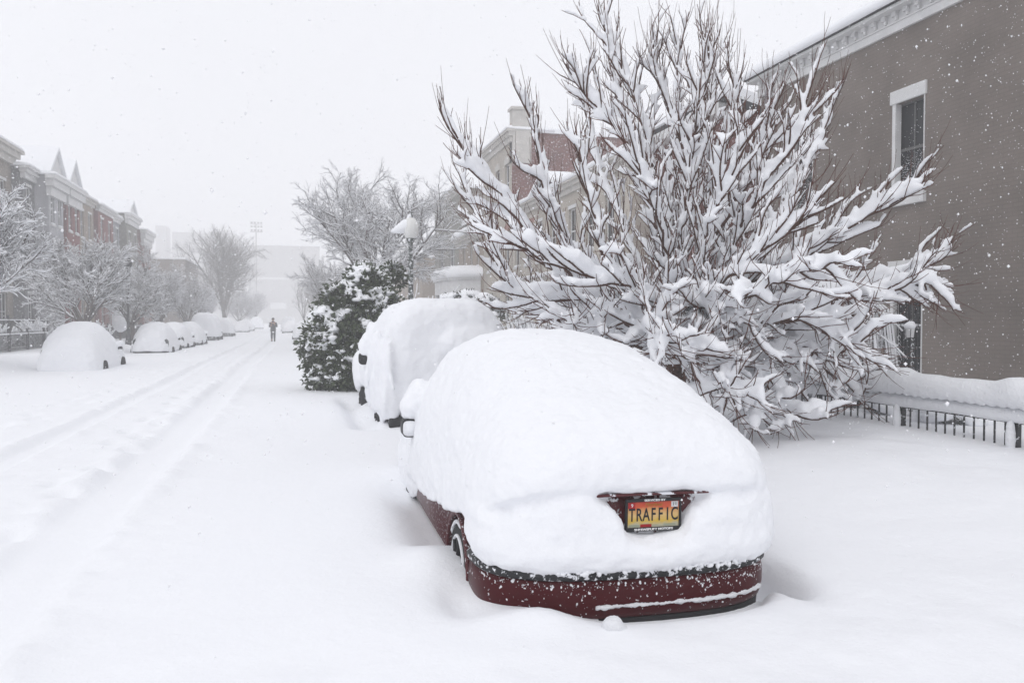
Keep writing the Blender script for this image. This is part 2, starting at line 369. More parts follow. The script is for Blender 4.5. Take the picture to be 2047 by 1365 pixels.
def window(parent, s, X, a, b, c, d, trim='white', glass='glass', sill=True, lintel=None, mull=1, bars=1, snow=.07, fw=.06, rec=.10, hood=False, arch=False):
    f = MB(); x0, x1 = X + s * rec, X + s * (rec + .06)
    f.box(x0, x1, a, a + fw, c, d).box(x0, x1, b - fw, b, c, d).box(x0, x1, a + fw, b - fw, c, c + fw).box(x0, x1, a + fw, b - fw, d - fw, d)
    m = (c + d) / 2; f.box(x0 + .0, x1 - .0, a + fw, b - fw, m - .03, m + .03)
    for k in range(1, mull + 1):
        y = a + (b - a) * k / (mull + 1); f.box(x0 + .012, x1 - .012, y - .014, y + .014, c + fw, m - .03); f.box(x0 + .012, x1 - .012, y - .014, y + .014, m + .03, d - fw)
    w = f.build('window', M[trim], parent)
    MB().box(X + s * (rec + .035), X + s * (rec + .05), a + fw, b - fw, c + fw, d - fw).build('pane', M[glass], w)
    if sill:
        MB().box(X - s * .08, X + s * rec, a - .06, b + .06, c - .12, c).build('sill', M[trim], w)
        if snow: sn = MB().ball((X - s * .0, (a + b) / 2, c + snow * .3), (.12, (b - a) / 2 + .05, snow), 14, 7).build('sill_snow', M['snow'], w, True)
    if lintel:
        MB().box(X - s * .03, X + s * .02, a - .06, b + .06, d, d + lintel).build('lintel', M[trim], w)
    return w
def cornice(parent, s, X, y0, y1, z, h, out, m, snow=.25, brackets=0, back=1.2, ends=True):
    c = MB(); e = out * .8 if ends else 0
    c.box(X - s * out * .35, X + s * .1, y0 - e * .35, y1 + e * .35, z, z + h * .45)
    c.box(X - s * out * .7, X + s * .1, y0 - e * .7, y1 + e * .7, z + h * .45 + .001, z + h * .8)
    c.box(X - s * out, X + s * .1, y0 - e, y1 + e, z + h * .8 + .001, z + h)
    if brackets:
        n = int((y1 - y0) / brackets)
        for k in range(n + 1):
            y = y0 + k * brackets + .1
            c.box(X - s * out * .85, X - s * out * .34, y, y + brackets * .36, z + h * .52, z + h * .78)
    cc = c.build('cornice', m, parent)
    if snow:
        L = y1 - y0; n = max(6, int(L / .35)); rings = []
        x_in, x_out = X + s * back, X - s * (out + .03)
        rr = random.Random(int(y0 * 7) + 3)
        for k in range(n + 1):
            y = y0 - e + (L + 2 * e) * k / n; hh = snow * (1 if 0 < k < n else .35) * (.88 + .24 * vnoise(np.array([y * 1.3]), np.array([z]))[0])
            rg = []
            for t in np.linspace(0, 1, 9):
                a = math.pi * t; u = .5 - .5 * math.copysign(abs(math.cos(a)) ** .45, math.cos(a)); v = abs(math.sin(a)) ** .5
                rg.append((x_out + (x_in - x_out) * u, y, z + h - .005 + hh * v))
            rings.append(rg)
        MB().rings(rings).build('roof_snow', M['snow'], parent, True)
    return cc

def house(name, label, s, X, y0, y1, zt, wall, depth=9, wins=(), corn=None, sidewins=(), group=None, zb=-.6, snow=.28, roof='flat', gable=None, trim='white', cat='house', door=None, lint=.16, sidewall=None):
    """row house; wins = (ya, yb, za, zb) openings"""
    r = empty(name, (X, (y0 + y1) / 2, 0), label, cat, group)
    holes = [tuple(w[:4]) for w in wins] + ([door] if door else [])
    w = MB(); wall_holes(w, s, X, y0, y1, zb, zt, holes)
    X2 = X + s * depth
    wm = w.build('front_wall', M[wall], r)
    b = MB(); b.add([(X, y0, zb), (X2, y0, zb), (X2, y0, zt), (X, y0, zt), (X, y1, zb), (X2, y1, zb), (X2, y1, zt), (X, y1, zt)],
                    [(0, 3, 2, 1), (4, 5, 6, 7), (1, 2, 6, 5)])
    b.build('side_wall', M[sidewall or wall], r)
    # dark interior behind the openings
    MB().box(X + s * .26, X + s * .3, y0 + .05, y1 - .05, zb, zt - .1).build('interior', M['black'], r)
    MB().box(X + s * .01, X2 - s * .01, y0 + .01, y1 - .01, zt - .02, zt + .02).build('roof', M['darkroof'], r)
    for ww in wins:
        kw = dict(ww[4]) if len(ww) > 4 else {}
        kw.setdefault('lintel', lint); kw.setdefault('trim', trim)
        window(r, s, X, *ww[:4], **kw)
    if door:
        a, b_, c, d = door; q = MB().box(X + s * .12, X + s * .17, a, b_, c, d).build('door', M['black'], r)
        MB().box(X - s * .02, X + s * .1, a - .12, a, c, d + .12).box(X - s * .02, X + s * .1, b_, b_ + .12, c, d + .12).build('door_frame', M[trim], r)
    if corn:
        h, out, cm, br = corn; cornice(r, s, X, y0, y1, zt - h, h, out, M[cm], snow, br, back=min(2.5, depth * .5))
    if depth > 3 and roof == 'flat':
        MB().box(X + s * 1.0, X2, y0, y1, zt + .03, zt + .03 + snow * .8).build('roof_snow', M['snow'], r, bevel=.12)
    if gable:
        gy0, gy1, gh, dp = gable; ym = (gy0 + gy1) / 2; zg = zt + .02
        MB().prism([(gy0 + .1, zg), (gy1 - .1, zg), (ym, zg + gh)], X + s * .0, X + s * .25, 0).build('gable', M[trim], r)
        g_ = MB()
        for ya, yb in ((gy0 - .15, ym), (gy1 + .15, ym)):
            za = zg - .05; zz = zg + gh + .05
            g_.add([(X - s * .2, ya, za), (X - s * .2, yb, zz), (X + s * dp, yb, zz), (X + s * dp, ya, za), (X - s * .2, ya, za + .22), (X - s * .2, yb, zz + .22), (X + s * dp, yb, zz + .22), (X + s * dp, ya, za + .22)],
                   [(0, 1, 2, 3), (4, 5, 6, 7), (0, 4, 5, 1), (2, 6, 7, 3), (0, 3, 7, 4), (1, 2, 6, 5)])
        g_.build('gable_roof_snow', M['snow'], r)
    return r

# big grey house on the right
gh = house('grey_brick_house', 'large grey painted brick house with bracketed white cornice at the right edge', 1, 12, 4.0, 19.0, 7.72, 'greywall', 9,
           wins=[(13.22, 14.10, 4.05, 5.95, dict(sill=False, lintel=None, trim='sash', fw=.03, rec=.14)), (13.22, 14.10, .28, 2.45, dict(sill=False, lintel=None, trim='sash', fw=.03, rec=.14, snow=0)),
                 (16.75, 17.63, 4.05, 5.95, dict(sill=False, lintel=None, trim='sash', fw=.03, rec=.14)), (16.75, 17.63, .28, 2.45, dict(sill=False, lintel=None, trim='sash', fw=.03, rec=.14))], lint=None, snow=0, roof='none')
for ya, yb in ((13.22, 14.10), (16.75, 17.63)):
    for zc_, zd in ((4.05, 5.95), (.28, 2.45)):
        l_ = MB().box(11.955, 12.02, ya - .05, yb + .05, zd + .001, zd + .27).build('lintel', M['white'], gh, bevel=.01)
        s_ = MB().box(11.92, 12.12, ya - .06, yb + .03, zc_ - .21, zc_ - .001).build('sill', M['white'], gh, bevel=.01)
        MB().box(11.985, 12.13, ya - .004, ya + .02, zc_, zd).box(11.985, 12.13, yb - .09, yb + .004, zc_, zd).build('jamb_casing', M['white'], gh)
        MB().ball((12.03, (ya + yb) / 2, zc_ + .02), (.11, .46, .09), 14, 8).build('sill_snow', M['snow'], gh, True)
# snow on the meeting rail and frost on the panes
MB().ball((12.1, 13.66, 1.40), (.035, .38, .03), 12, 6).build('rail_snow', M['snow'], gh, True)
rr = random.Random(5); fr = MB()
for (yc, zc0, zr) in ((13.66, 4.1, .62), (17.2, 4.1, .55)):
    for k in range(700):
        y = yc + rr.uniform(-.37, .37); z = zc0 + abs(rr.gauss(0, .33)) * zr / .5 + .05
        if z > 5.6: continue
        q = rr.uniform(.004, .011); fr.box(12.165, 12.172, y, y + q, z, z + q * rr.uniform(.6, 1.5))
fr.build('window_frost', M['snow'], gh)
# iron scroll grille on the lower window
gr = MB()
for k in range(9):
    y = 13.27 + k * .095; gr.box(12.03, 12.045, y, y + .012, .3, 2.42)
for z in (.5, .95, 1.5, 1.95): gr.box(12.028, 12.047, 13.24, 14.08, z, z + .015)
gr.build('window_grille', M['iron'], gh)
for yc in (13.46, 13.84):
    for zc0 in (.62, .8, .98, 1.14):
        sc_ = MB()
        for sg in (1,):
            pts = [(12.035, yc + sg * (.045 - .04 * math.cos(t)), zc0 + .045 * math.sin(t)) for t in np.linspace(0, 5, 12)]
            sc_.tube(pts, .0065, 5)
        sc_.build('grille_scroll', M['snow'], gh)
# cornice with brackets
c = MB(); zt = 7.42
c.box(11.93, 12.1, 4, 19.08, zt, zt + .17).box(11.90, 12.1, 4, 19.12, zt + .171, zt + .20)
c.box(11.95, 12.1, 4, 19.06, zt + .201, zt + .40).box(11.72, 12.1, 4, 19.3, zt + .401, zt + .47)
for k in range(48):
    y = 19.0 - k * .31
    c.box(11.87, 11.949, y - .12, y, zt + .30, zt + .40); c.box(11.90, 11.949, y - .12, y - .06, zt + .22, zt + .30)
c.build('cornice', M['white'], gh)
MB().box(11.66, 12.2, 4, 19.34, zt + .471, zt + .52).build('gutter', M['darkroof'], gh)
rings = []
for k in range(60):
    y = 19.36 - k * .262; hh = .30 * (.35 if k == 0 else (.8 if k == 1 else 1)) * (.85 + .3 * vnoise(np.array([y * .9]), np.array([3.3]))[0]); o_ = .04 * vnoise(np.array([y * 3]), np.array([1.3]))[0]
    rings.append([(11.64 - o_, y, zt + .50), (11.60 - o_, y, zt + .52 + hh * .25), (11.66 - o_, y, zt + .52 + hh * .7), (11.85, y, zt + .52 + hh), (12.6, y, zt + .52 + hh * 1.15), (14.5, y, zt + .5 + hh * 1.5), (20.8, y, zt + .5), (20.8, y, zt + .2), (12.2, y, zt + .42)])
MB().rings(rings).build('roof_snow', M['snow'], gh, True)
MB().tube([(11.9, 18.6, .2), (11.9, 18.6, 7.5)], .045, 8).build('downpipe', M['palegrey'], gh)

# red brick house with a sloping dark eave behind it
h = house('red_brick_house', 'red brick house with dark sloping eave seen behind the big snowy tree', 1, 12.7, 21.5, 27.2, 7.3, 'redbrick', 9,
          wins=[(22.6, 23.5, 4.2, 6.2, dict(glass='bluglass')), (25.0, 25.9, 4.2, 6.2), (22.6, 23.5, .6, 2.7), (25.0, 25.9, .6, 2.7)], snow=.0, roof='none')
MB().prism([(12.7, 7.28), (21.7, 7.28), (21.7, 5.6), (21.6, 5.6), (12.7, 7.95)], 21.5, 27.2, 1).build('upper_wall', M['redbrick'], h)
MB().prism([(12.2, 8.02), (12.2, 8.2), (21.9, 5.75), (21.9, 5.6)], 21.3, 27.3, 1).build('eave', M['darkroof'], h)
MB().prism([(12.1, 8.2), (12.15, 8.42), (12.4, 8.5), (22, 6.0), (22, 5.74)], 21.35, 27.3, 1).build('roof_snow', M['snow'], h)
MB().box(12.2, 12.75, 21.6, 27.2, 7.7, 8.0).build('cornice', M['white'], h)

# cream two storey row house in the middle
wl = []
for k, y in enumerate((29.2, 31.4, 33.6, 36.4, 38.6, 40.8, 42.9)):
    wl.append((y, y + .95, 4.5, 6.5)); 
    if k not in (1, 4): wl.append((y, y + .95, .7, 2.9))
hb = house('cream_row_house', 'low cream painted row house with dark doorways and snowy eaves behind the snowy tree', 1, 12, 27.4, 44.4, 7.7, 'beige', 9, wins=wl, corn=(.5, .4, 'cream', 0), snow=.35, door=(31.4, 32.5, -.3, 2.6))
MB().prism([(35.4, 7.72), (39.2, 7.72), (37.3, 8.5)], 11.7, 13.5, 0).build('dormer_gable', M['darkroof'], hb)
g_ = MB()
for ya in (35.1, 39.5):
    g_.add([(11.5, ya, 7.7), (11.5, 37.3, 8.6), (14, 37.3, 8.6), (14, ya, 7.7), (11.5, ya, 7.85), (11.5, 37.3, 8.75), (14, 37.3, 8.75), (14, ya, 7.85)], [(0, 1, 2, 3), (4, 5, 6, 7), (0, 4, 5, 1), (2, 6, 7, 3), (0, 3, 7, 4)])
g_.build('dormer_snow', M['snow'], hb)
MB().box(11.96, 12, 27.5, 44.3, 3.55, 3.75).build('string_course', M['cream'], hb)
MB().ball((11.9, 36, 3.78), (.15, 8, .1), 16, 6).build('ledge_snow', M['snow'], hb, True)
MB().box(11.985, 12.0, 40.0, 44.3, 6.6, 6.85).build('lintel_band', M['pink'], hb)

# tall cream house with brick flank
wl = []
for y in (45.1, 47.35, 49.6):
    for z0_, z1_ in ((.8, 2.9), (4.6, 6.7), (8.5, 10.6)): wl.append((y, y + .9, z0_, z1_, dict(lintel=.001)))
ht = house('tall_cream_house', 'tall three storey cream house with bare red brick flank and corner chimney', 1, 12, 44.5, 51.6, 12.4, 'beige', 10, wins=wl, corn=(.7, .35, 'cream', .5), sidewall='redbrick', snow=.3)
for y in (45.1, 47.35, 49.6):
    for z0_ in (6.7, 10.6):
        MB().prism([(y - .12, z0_), (y + 1.02, z0_), (y + .95, z0_ + .3), (y + .45, z0_ + .48), (y - .05, z0_ + .3)], 11.95, 12.0, 0).build('lintel', M['pink'] if z0_ < 8 else M['cream'], ht)
MB().box(11.97, 12.02, 44.6, 51.5, 12.41, 12.75).build('parapet', M['pink'], ht)
ch = MB().box(12.0, 13.1, 44.3, 45.0, 10.5, 13.5).box(11.9, 13.2, 44.2, 45.1, 13.5, 13.65).build('chimney', M['cream'], ht)
MB().ball((12.55, 44.65, 13.66), (.6, .45, .16), 12, 6).build('chimney_snow', M['snow'], ch, True)
MB().box(13.0, 21.8, 44.38, 44.6, 12.3, 12.5).build('flank_coping', M['snow'], ht)

# olive house with the sweeping bays
wl = [(y, y + .75, 5.2, 7.0, dict(mull=0)) for y in (53.0, 55.2, 57.6)] + [(y, y + .8, .6, 2.7) for y in (53.0, 57.6)]
ho = house('tan_bay_house', 'two storey tan house with snow piled on its sloping eaves beyond the tall cream house', 1, 12, 51.7, 60.0, 7.5, 'tan', 9, wins=wl, corn=(.5, .55, 'cream', 0), snow=.7)
MB().prism([(12.6, 8.0), (12.6, 9.0), (13.3, 9.2), (20, 9.2), (20, 7.4)], 51.8, 59.9, 1).build('upper_storey', M['tan'], ho)
MB().prism([(12.2, 8.6), (12.2, 9.0), (13.3, 9.75), (20, 9.6), (20, 9.2), (13.3, 9.2)], 51.8, 60.0, 1).build('upper_snow', M['snow'], ho)
pb = empty('snowy_porch', (11, 56, 0), 'white porch with thick rounded snow cap in front of the tan house', 'porch')
pts = [(12, 52.5), (10.6, 53.5), (9.9, 55.5), (9.9, 58.5), (10.6, 60), (12, 60.5)]
MB().prism(pts, 3.3, 4.25, 2).build('fascia', M['white'], pb, bevel=.04)
MB().prism([(11 + (x - 11) * 1.12, 56.5 + (y - 56.5) * 1.05) for x, y in pts], 4.25, 4.4, 2).build('roof', M['white'], pb)
cx_, cy_ = 11.2, 56.5; rings = []
for f, z in ((1.14, 4.4), (1.22, 4.55), (1.2, 4.9), (1.05, 5.15), (.7, 5.28), (.2, 5.3)):
    rings.append([(cx_ + (x - cx_) * f, cy_ + (y - cy_) * f, z) for x, y in pts])
V, F = MB().rings(rings).arr(); fuse('snow_cap', V, F, .12, M['snow'], pb, 5)
for x, y in pts[1:5]: MB().tube([(x + .15, y, -.4), (x + .15, y, 3.35)], .12, 10).build('column', M['white'], pb, True)

hk = house('brown_brick_house', 'brown brick house with pale corner bay standing past the tan house', 1, 12.1, 60.2, 71.5, 11.6, 'olive', 9, wins=[(62.2, 64.4, 5.2, 8.0), (67, 69, 5.2, 8.0), (62.2, 64.2, .8, 3.0)], corn=(.5, .5, 'cream', 0), sidewall='taupe', snow=.35)
hl = house('low_pink_building', 'low pinkish building far down the street behind the lamp post', 1, 12, 78, 100, 7.6, 'tan', 9, wins=[(y, y + 1, 4.2, 6) for y in (80, 84, 88, 92, 96)], snow=.3)

# left row -----------------------------------------------------------
def rows(y0, y1, n, zs, w=.95, **kw):
    out = []; L = y1 - y0
    for k in range(n):
        y = y0 + L * (k + .5) / n - w / 2
        for a, b in zs: out.append((round(y, 3), round(y + w, 3), a, b, kw))
    return out
FL = ((.9, 3.1), (4.4, 6.5), (7.6, 9.6))
LG = 'row houses along the left side of the street'
house('tan_grey_row_house', 'tall tan grey brick row house cut by the left edge of the photo', -1, -16.3, 38, 54, 11.6, 'taupe', 9, rows(38, 54, 5, FL, 1.2), (.9, .6, 'cream', 0), group=LG)
house('dark_grey_row_house', 'dark grey brick row house between the tan house and the white bay house', -1, -15.7, 54, 56.2, 10.7, 'grey', 9, rows(54, 56.2, 1, FL), (.7, .45, 'white', 0), group=LG)
house('pale_grey_row_house', 'pale grey row house with deep white cornice and nearer snowy gable', -1, -14.9, 56.2, 59.4, 10.6, 'palegrey', 9, rows(56.2, 59.4, 2, FL, .8), (1.3, .5, 'white', 0), group=LG, gable=(56.0, 59.8, 1.8, 7))
house('red_gabled_row_house', 'dark red row house with white cornice and farther snowy gable', -1, -14.9, 60.2, 63.6, 10.6, 'redbrick2', 9, rows(60.2, 63.6, 2, FL, .85), (1.3, .5, 'white', 0), group=LG, gable=(60.3, 63.9, 1.8, 7))
house('tan_row_house', 'tan brick row house squeezed between two red brick houses', -1, -15.2, 64.4, 69, 10.7, 'tan', 9, rows(64.4, 69, 2, FL), (.5, .35, 'cream', 0), group=LG)
house('red_row_house', 'red brick row house standing past the tan one', -1, -15.0, 69.6, 75, 10.6, 'redbrick2', 9, rows(69.6, 75, 2, FL), (.5, .35, 'white', 0), group=LG)
house('blue_grey_row_house', 'narrow blue grey row house past the plain red house', -1, -15.3, 75, 79, 10.6, 'bluegrey', 9, rows(75, 79, 2, FL), (.5, .35, 'white', 0), group=LG)
house('olive_row_house', 'olive grey row house with broad white roof edge near the end of the row', -1, -14.8, 79.6, 84.6, 11.2, 'olive', 9, rows(79.6, 84.6, 2, FL), (.9, .45, 'white', 0), group=LG, gable=(80, 84.4, 1.3, 7))
h9 = house('end_row_house', 'red brick corner house with white turret cornice ending the left row', -1, -14.6, 86, 90.6, 10.4, 'redbrick2', 9, rows(86, 90.6, 2, FL), (1.5, .5, 'white', 0), group=LG)
MB().add([(-15, 86, 10.4), (-15, 90.6, 10.4), (-23, 90.6, 10.4), (-23, 86, 10.4), (-17.5, 86.5, 13.0), (-20.5, 86.5, 13.0)], [(0, 1, 4), (1, 2, 5, 4), (2, 3, 5), (3, 0, 4, 5)]).build('steep_roof', M['snow'], h9)
bb = empty('brown_flat_building', (-16, 106, 0), 'brown flat roofed building across the left side street behind bare trees', 'building')
MB().box(-19.3, -13.0, 105, 118, -1, 8.9).build('wall', M['brown'], bb); MB().box(-19.4, -12.9, 104.9, 118.1, 8.9, 9.15).build('roof', M['snow'], bb, bevel=.1)
w_ = MB()
for x in (-18, -16, -14.4):
    w_ = MB().box(x - .5, x + .5, 104.93, 105.02, 4.6, 6.6).build('window', M['glass'], bb)

def block(name, label, px0, px1, pytop, zc, depth, m, pybase=None, cat='building', win=None):
    a = P(px0, 640, zc); b = P(px1, 640, zc); z = CAMZ + (640 - pytop) / 1600 * zc
    r = empty(name, (float((a[0] + b[0]) / 2), float((a[1] + b[1]) / 2), 0), label, cat)
    x0, x1, y = float(a[0]), float(b[0]), float((a[1] + b[1]) / 2)
    MB().box(x0, x1, y, y + depth, -2, z).build('wall', M[m], r); MB().box(x0 - .3, x1 + .3, y - .3, y + depth, z, z + .5).build('roof', M['snow'], r)
    if win:
        for (a0, a1, z0, z1, wm) in win: MB().box(x0 + (x1 - x0) * a0, x0 + (x1 - x0) * a1, y - .08, y - .001, z0, z1).build('window_band', M[wm], r)
    return r
block('far_tower', 'faint square tower in the snowfall behind the left roofs', 313, 333, 452, 320, 12, 'concrete')
block('far_long_block', 'faint long flat block with a pale band behind the round tree', 348, 470, 466, 310, 20, 'concrete', win=[(0, 1, 24, 25.2, 'white')])
block('far_end_block', 'large faint building closing the far end of the street', 498, 640, 492, 280, 30, 'concrete', win=[(0, 1, 15.6, 16.4, 'white'), (.3, .52, 5.4, 7.6, 'white')])
mp_ = P(513, 640, 190); mast = empty('floodlight_mast', (float(mp_[0]), float(mp_[1]), 0), 'thin mast with clustered lights above the far roofs', 'mast')
MB().tube([(mp_[0], mp_[1], 0), (mp_[0], mp_[1], 24.3)], .11, 6).build('pole', M['concrete'], mast)
hd = MB()
for dx in (-1.2, -.5, .3, 1.0):
    for z in (22.5, 23.4, 24.3): hd.box(mp_[0] + dx, mp_[0] + dx + .45, mp_[1] - .3, mp_[1] - .1, z, z + .4)
hd.box(mp_[0] - 1.3, mp_[0] + 1.5, mp_[1] - .1, mp_[1] + .05, 22.3, 22.45).box(mp_[0] - 1.3, mp_[0] + 1.5, mp_[1] - .1, mp_[1] + .05, 24.1, 24.2); hd.build('lamp_cluster', M['concrete'], mast)
# wing lamp: a streetlight arm in the distance
# ------------------------------------------------------------------ trees
def nrm(v): return v / (np.linalg.norm(v) + 1e-9)
def polyline(rng, p, d, L, n, wob, upb):
    pts = [p]; st = L / n
    for i in range(n):
        d = nrm(d + rng.normal(0, wob, 3) + np.array([0, 0, upb])); pts.append(pts[-1] + d * st)
    return np.array(pts), d
def tree_mesh(seed, height, spread, trunk_h, twigs=3, up=.10, snow=.5, droop=0.0, nlimb=7, r0=.14, dens=1.0, k_snow=1.0):
    """returns bark tubes and snow tubes of one bare street tree rooted at the origin"""
    rng = np.random.RandomState(seed); B = Tubes(4); T = Tubes(3); S = Tubes(4); Tk = Tubes(8)
    tp, d = polyline(rng, np.array([0, 0, -.5]), np.array([0, 0, 1.0]), trunk_h + .5, 5, .05, .1)
    Tk.tube(tp, np.linspace(r0 * 1.25, r0 * .85, 6))
    L1 = max(height - trunk_h, 1)
    def snowon(pts, h0):
        h = np.full(len(pts), h0) * (.7 + .6 * rng.rand(len(pts))); Tn = np.gradient(pts, axis=0); Tn /= np.linalg.norm(Tn, axis=1)[:, None] + 1e-9
        h *= .35 + .65 * np.sqrt(np.maximum(0, 1 - Tn[:, 2] ** 2)); h[-1] *= .3; S.snowtube(pts, h * k_snow, .42)
    def rec(p, d, L, r, lev):
        n = max(3, int(6 - lev)); pts, de = polyline(rng, p, d, L, n, .10 + .03 * lev, up - droop * (lev > 1))
        rr_ = np.linspace(r, r * .45, n + 1); (B if lev < 3 else T).tube(pts, rr_)
        if snow > 0 and (lev < 4): snowon(pts, [.13, .10, .065, .04][lev] * snow * 2)
        if lev >= twigs + 1:
            return
        m = int({0: 9, 1: 6, 2: 5, 3: 3}.get(lev, 2) * dens + rng.rand())
        for i in range(m):
            t = .22 + .78 * (i + rng.rand()) / m; q = t * n; i0 = min(int(q), n - 1); pp = pts[i0] + (pts[i0 + 1] - pts[i0]) * (q - i0)
            dd = nrm(pts[i0 + 1] - pts[i0]); side = nrm(np.cross(dd, rng.normal(0, 1, 3))); ang = rng.uniform(.45, .95)
            rec(pp, nrm(dd * math.cos(ang) + side * math.sin(ang)), L * rng.uniform(.36, .58) * (1.1 - .35 * t), r * rng.uniform(.35, .5), lev + 1)
    for i in range(nlimb):
        a = 2 * math.pi * (i + rng.rand() * .6) / nlimb; tilt = rng.uniform(.25, 1.0) * spread
        rec(tp[-1] - np.array([0, 0, rng.uniform(0, .25) * trunk_h]), np.array([math.cos(a) * math.sin(tilt), math.sin(a) * math.sin(tilt), math.cos(tilt)]), L1 * rng.uniform(.62, .8), r0 * .5, 0)
    return Tk, B, T, S
def make_tree(name, loc, label, group, seed, cat='tree', barkm='greybark', rz=0, sc=1.0, **kw):
    r = empty(name, (0, 0, 0), label, cat, group); Tk, B, T, S = tree_mesh(seed, **kw)
    Tk.build('trunk', M[barkm], r)
    crown = B.build('crown', M[barkm], r); T.build('twigs', M[barkm], crown, False)
    S.build('branch_snow', M['tsnow'], crown)
    r.location = loc; r.rotation_euler = (0, 0, rz); r.scale = (sc, sc, sc)
    return r
def copy_tree(o, parent=None):
    c_ = o.copy(); COL.objects.link(c_)
    if parent is not None: c_.parent = parent
    for k in [x for x in bpy.data.objects if x.parent == o]: copy_tree(k, c_)
    return c_
def dup(o, loc, rz, sc, label):
    c_ = copy_tree(o); c_.location = loc; c_.rotation_euler = (0, 0, rz); c_.scale = (sc, sc, sc); c_['label'] = label; return c_
TG = 'bare snow dusted trees along the left sidewalk'
tA = make_tree('street_tree', (-9.0, 25.8, .2), 'large bare tree reaching in from the left edge with thick snowy boughs', TG, 11, height=5.0, spread=1.2, trunk_h=1.2, snow=.42, nlimb=9, r0=.13, dens=1.5, twigs=3)
tB = make_tree('street_tree', (-9.0, 38.6, .2), 'low forked snowy tree right behind the nearest parked car on the left', TG, 23, height=5.2, spread=1.1, trunk_h=1.2, snow=.36, nlimb=8, r0=.14, dens=1.5)
tC = make_tree('street_tree', (-9.0, 50.2, .2), 'snowy forked tree just past the dark left lamp post', TG, 31, height=5.4, spread=1.05, trunk_h=1.1, snow=.33, nlimb=8, r0=.14, dens=1.5)
dup(tB, (-9.2, 61, .2), 1.9, .98, 'snowy tree before the brown flat building, second past the left lamp post')
dup(tC, (-9.0, 72, .2), 2.9, 1.05, 'hazy bare tree above the tall snow buried van')
dup(tA, (-9.3, 84, .2), 4.1, .95, 'hazy bare tree between the brown flat building and the big round tree')
tD = make_tree('round_tree', (-8.7, 108, 0), 'big round crowned bare tree standing over the far end of the left parked row', None, 41, height=13.4, spread=.46, trunk_h=2.8, snow=.16, nlimb=11, r0=.24, dens=1.25, up=.04)
tE = make_tree('bare_tree', (-14.5, 97, 0), 'thin upright bare tree rising just right of the end row house', 'thin upright trees over the brown building', 47, height=8.6, spread=.5, trunk_h=2.2, snow=.12, nlimb=6, r0=.12, up=.14, dens=.8)
for i, (x, y, s_, lb) in enumerate(((-12.2, 100, .95, 'thin upright bare tree above the middle of the brown flat building'), (-11.8, 122, 1.15, 'thin upright bare tree behind the right end of the brown flat building'), (-10.6, 132, .95, 'faint bare tree half hidden by the left edge of the round tree'))):
    dup(tE, (x, y, 0), i * 1.7 + .5, s_, lb)
dup(tC, (-8.6, 135, 0), .4, 1.3, 'faint low tree right of the round tree at the far row of cars')
dup(tB, (-7.6, 158, 0), 1.4, 1.4, 'palest low tree at the far end of the left sidewalk')
# trees on the right sidewalk
tF = make_tree('frosted_tree', (3.7, 40, .2), 'round crowned tree of fine frosted twigs standing behind the globe street lamp', None, 71, height=9.8, spread=.95, trunk_h=3.0, snow=.40, nlimb=11, r0=.15, dens=1.25, up=.045, k_snow=.9)
tG_ = make_tree('low_tree', (2.4, 56, .1), 'low frosted tree left of and behind the round frosted tree', None, 63, height=6.0, spread=1.1, trunk_h=1.2, snow=.3, nlimb=8, r0=.13, dens=1.4)
dup(tE, (.9, 105, 0), 2.2, .85, 'faint thin tree above the farther snow covered cars on the right')
dup(tE, (2.2, 92, 0), 3.3, .8, 'faint thin tree just left of the evergreen bush')
tA.scale = (1.08, 1.08, 1.08)
dup(tG_, (5.5, 70, 0), 1.2, 1.05, 'low frosted tree seen between the globe lamp and the brown brick house')

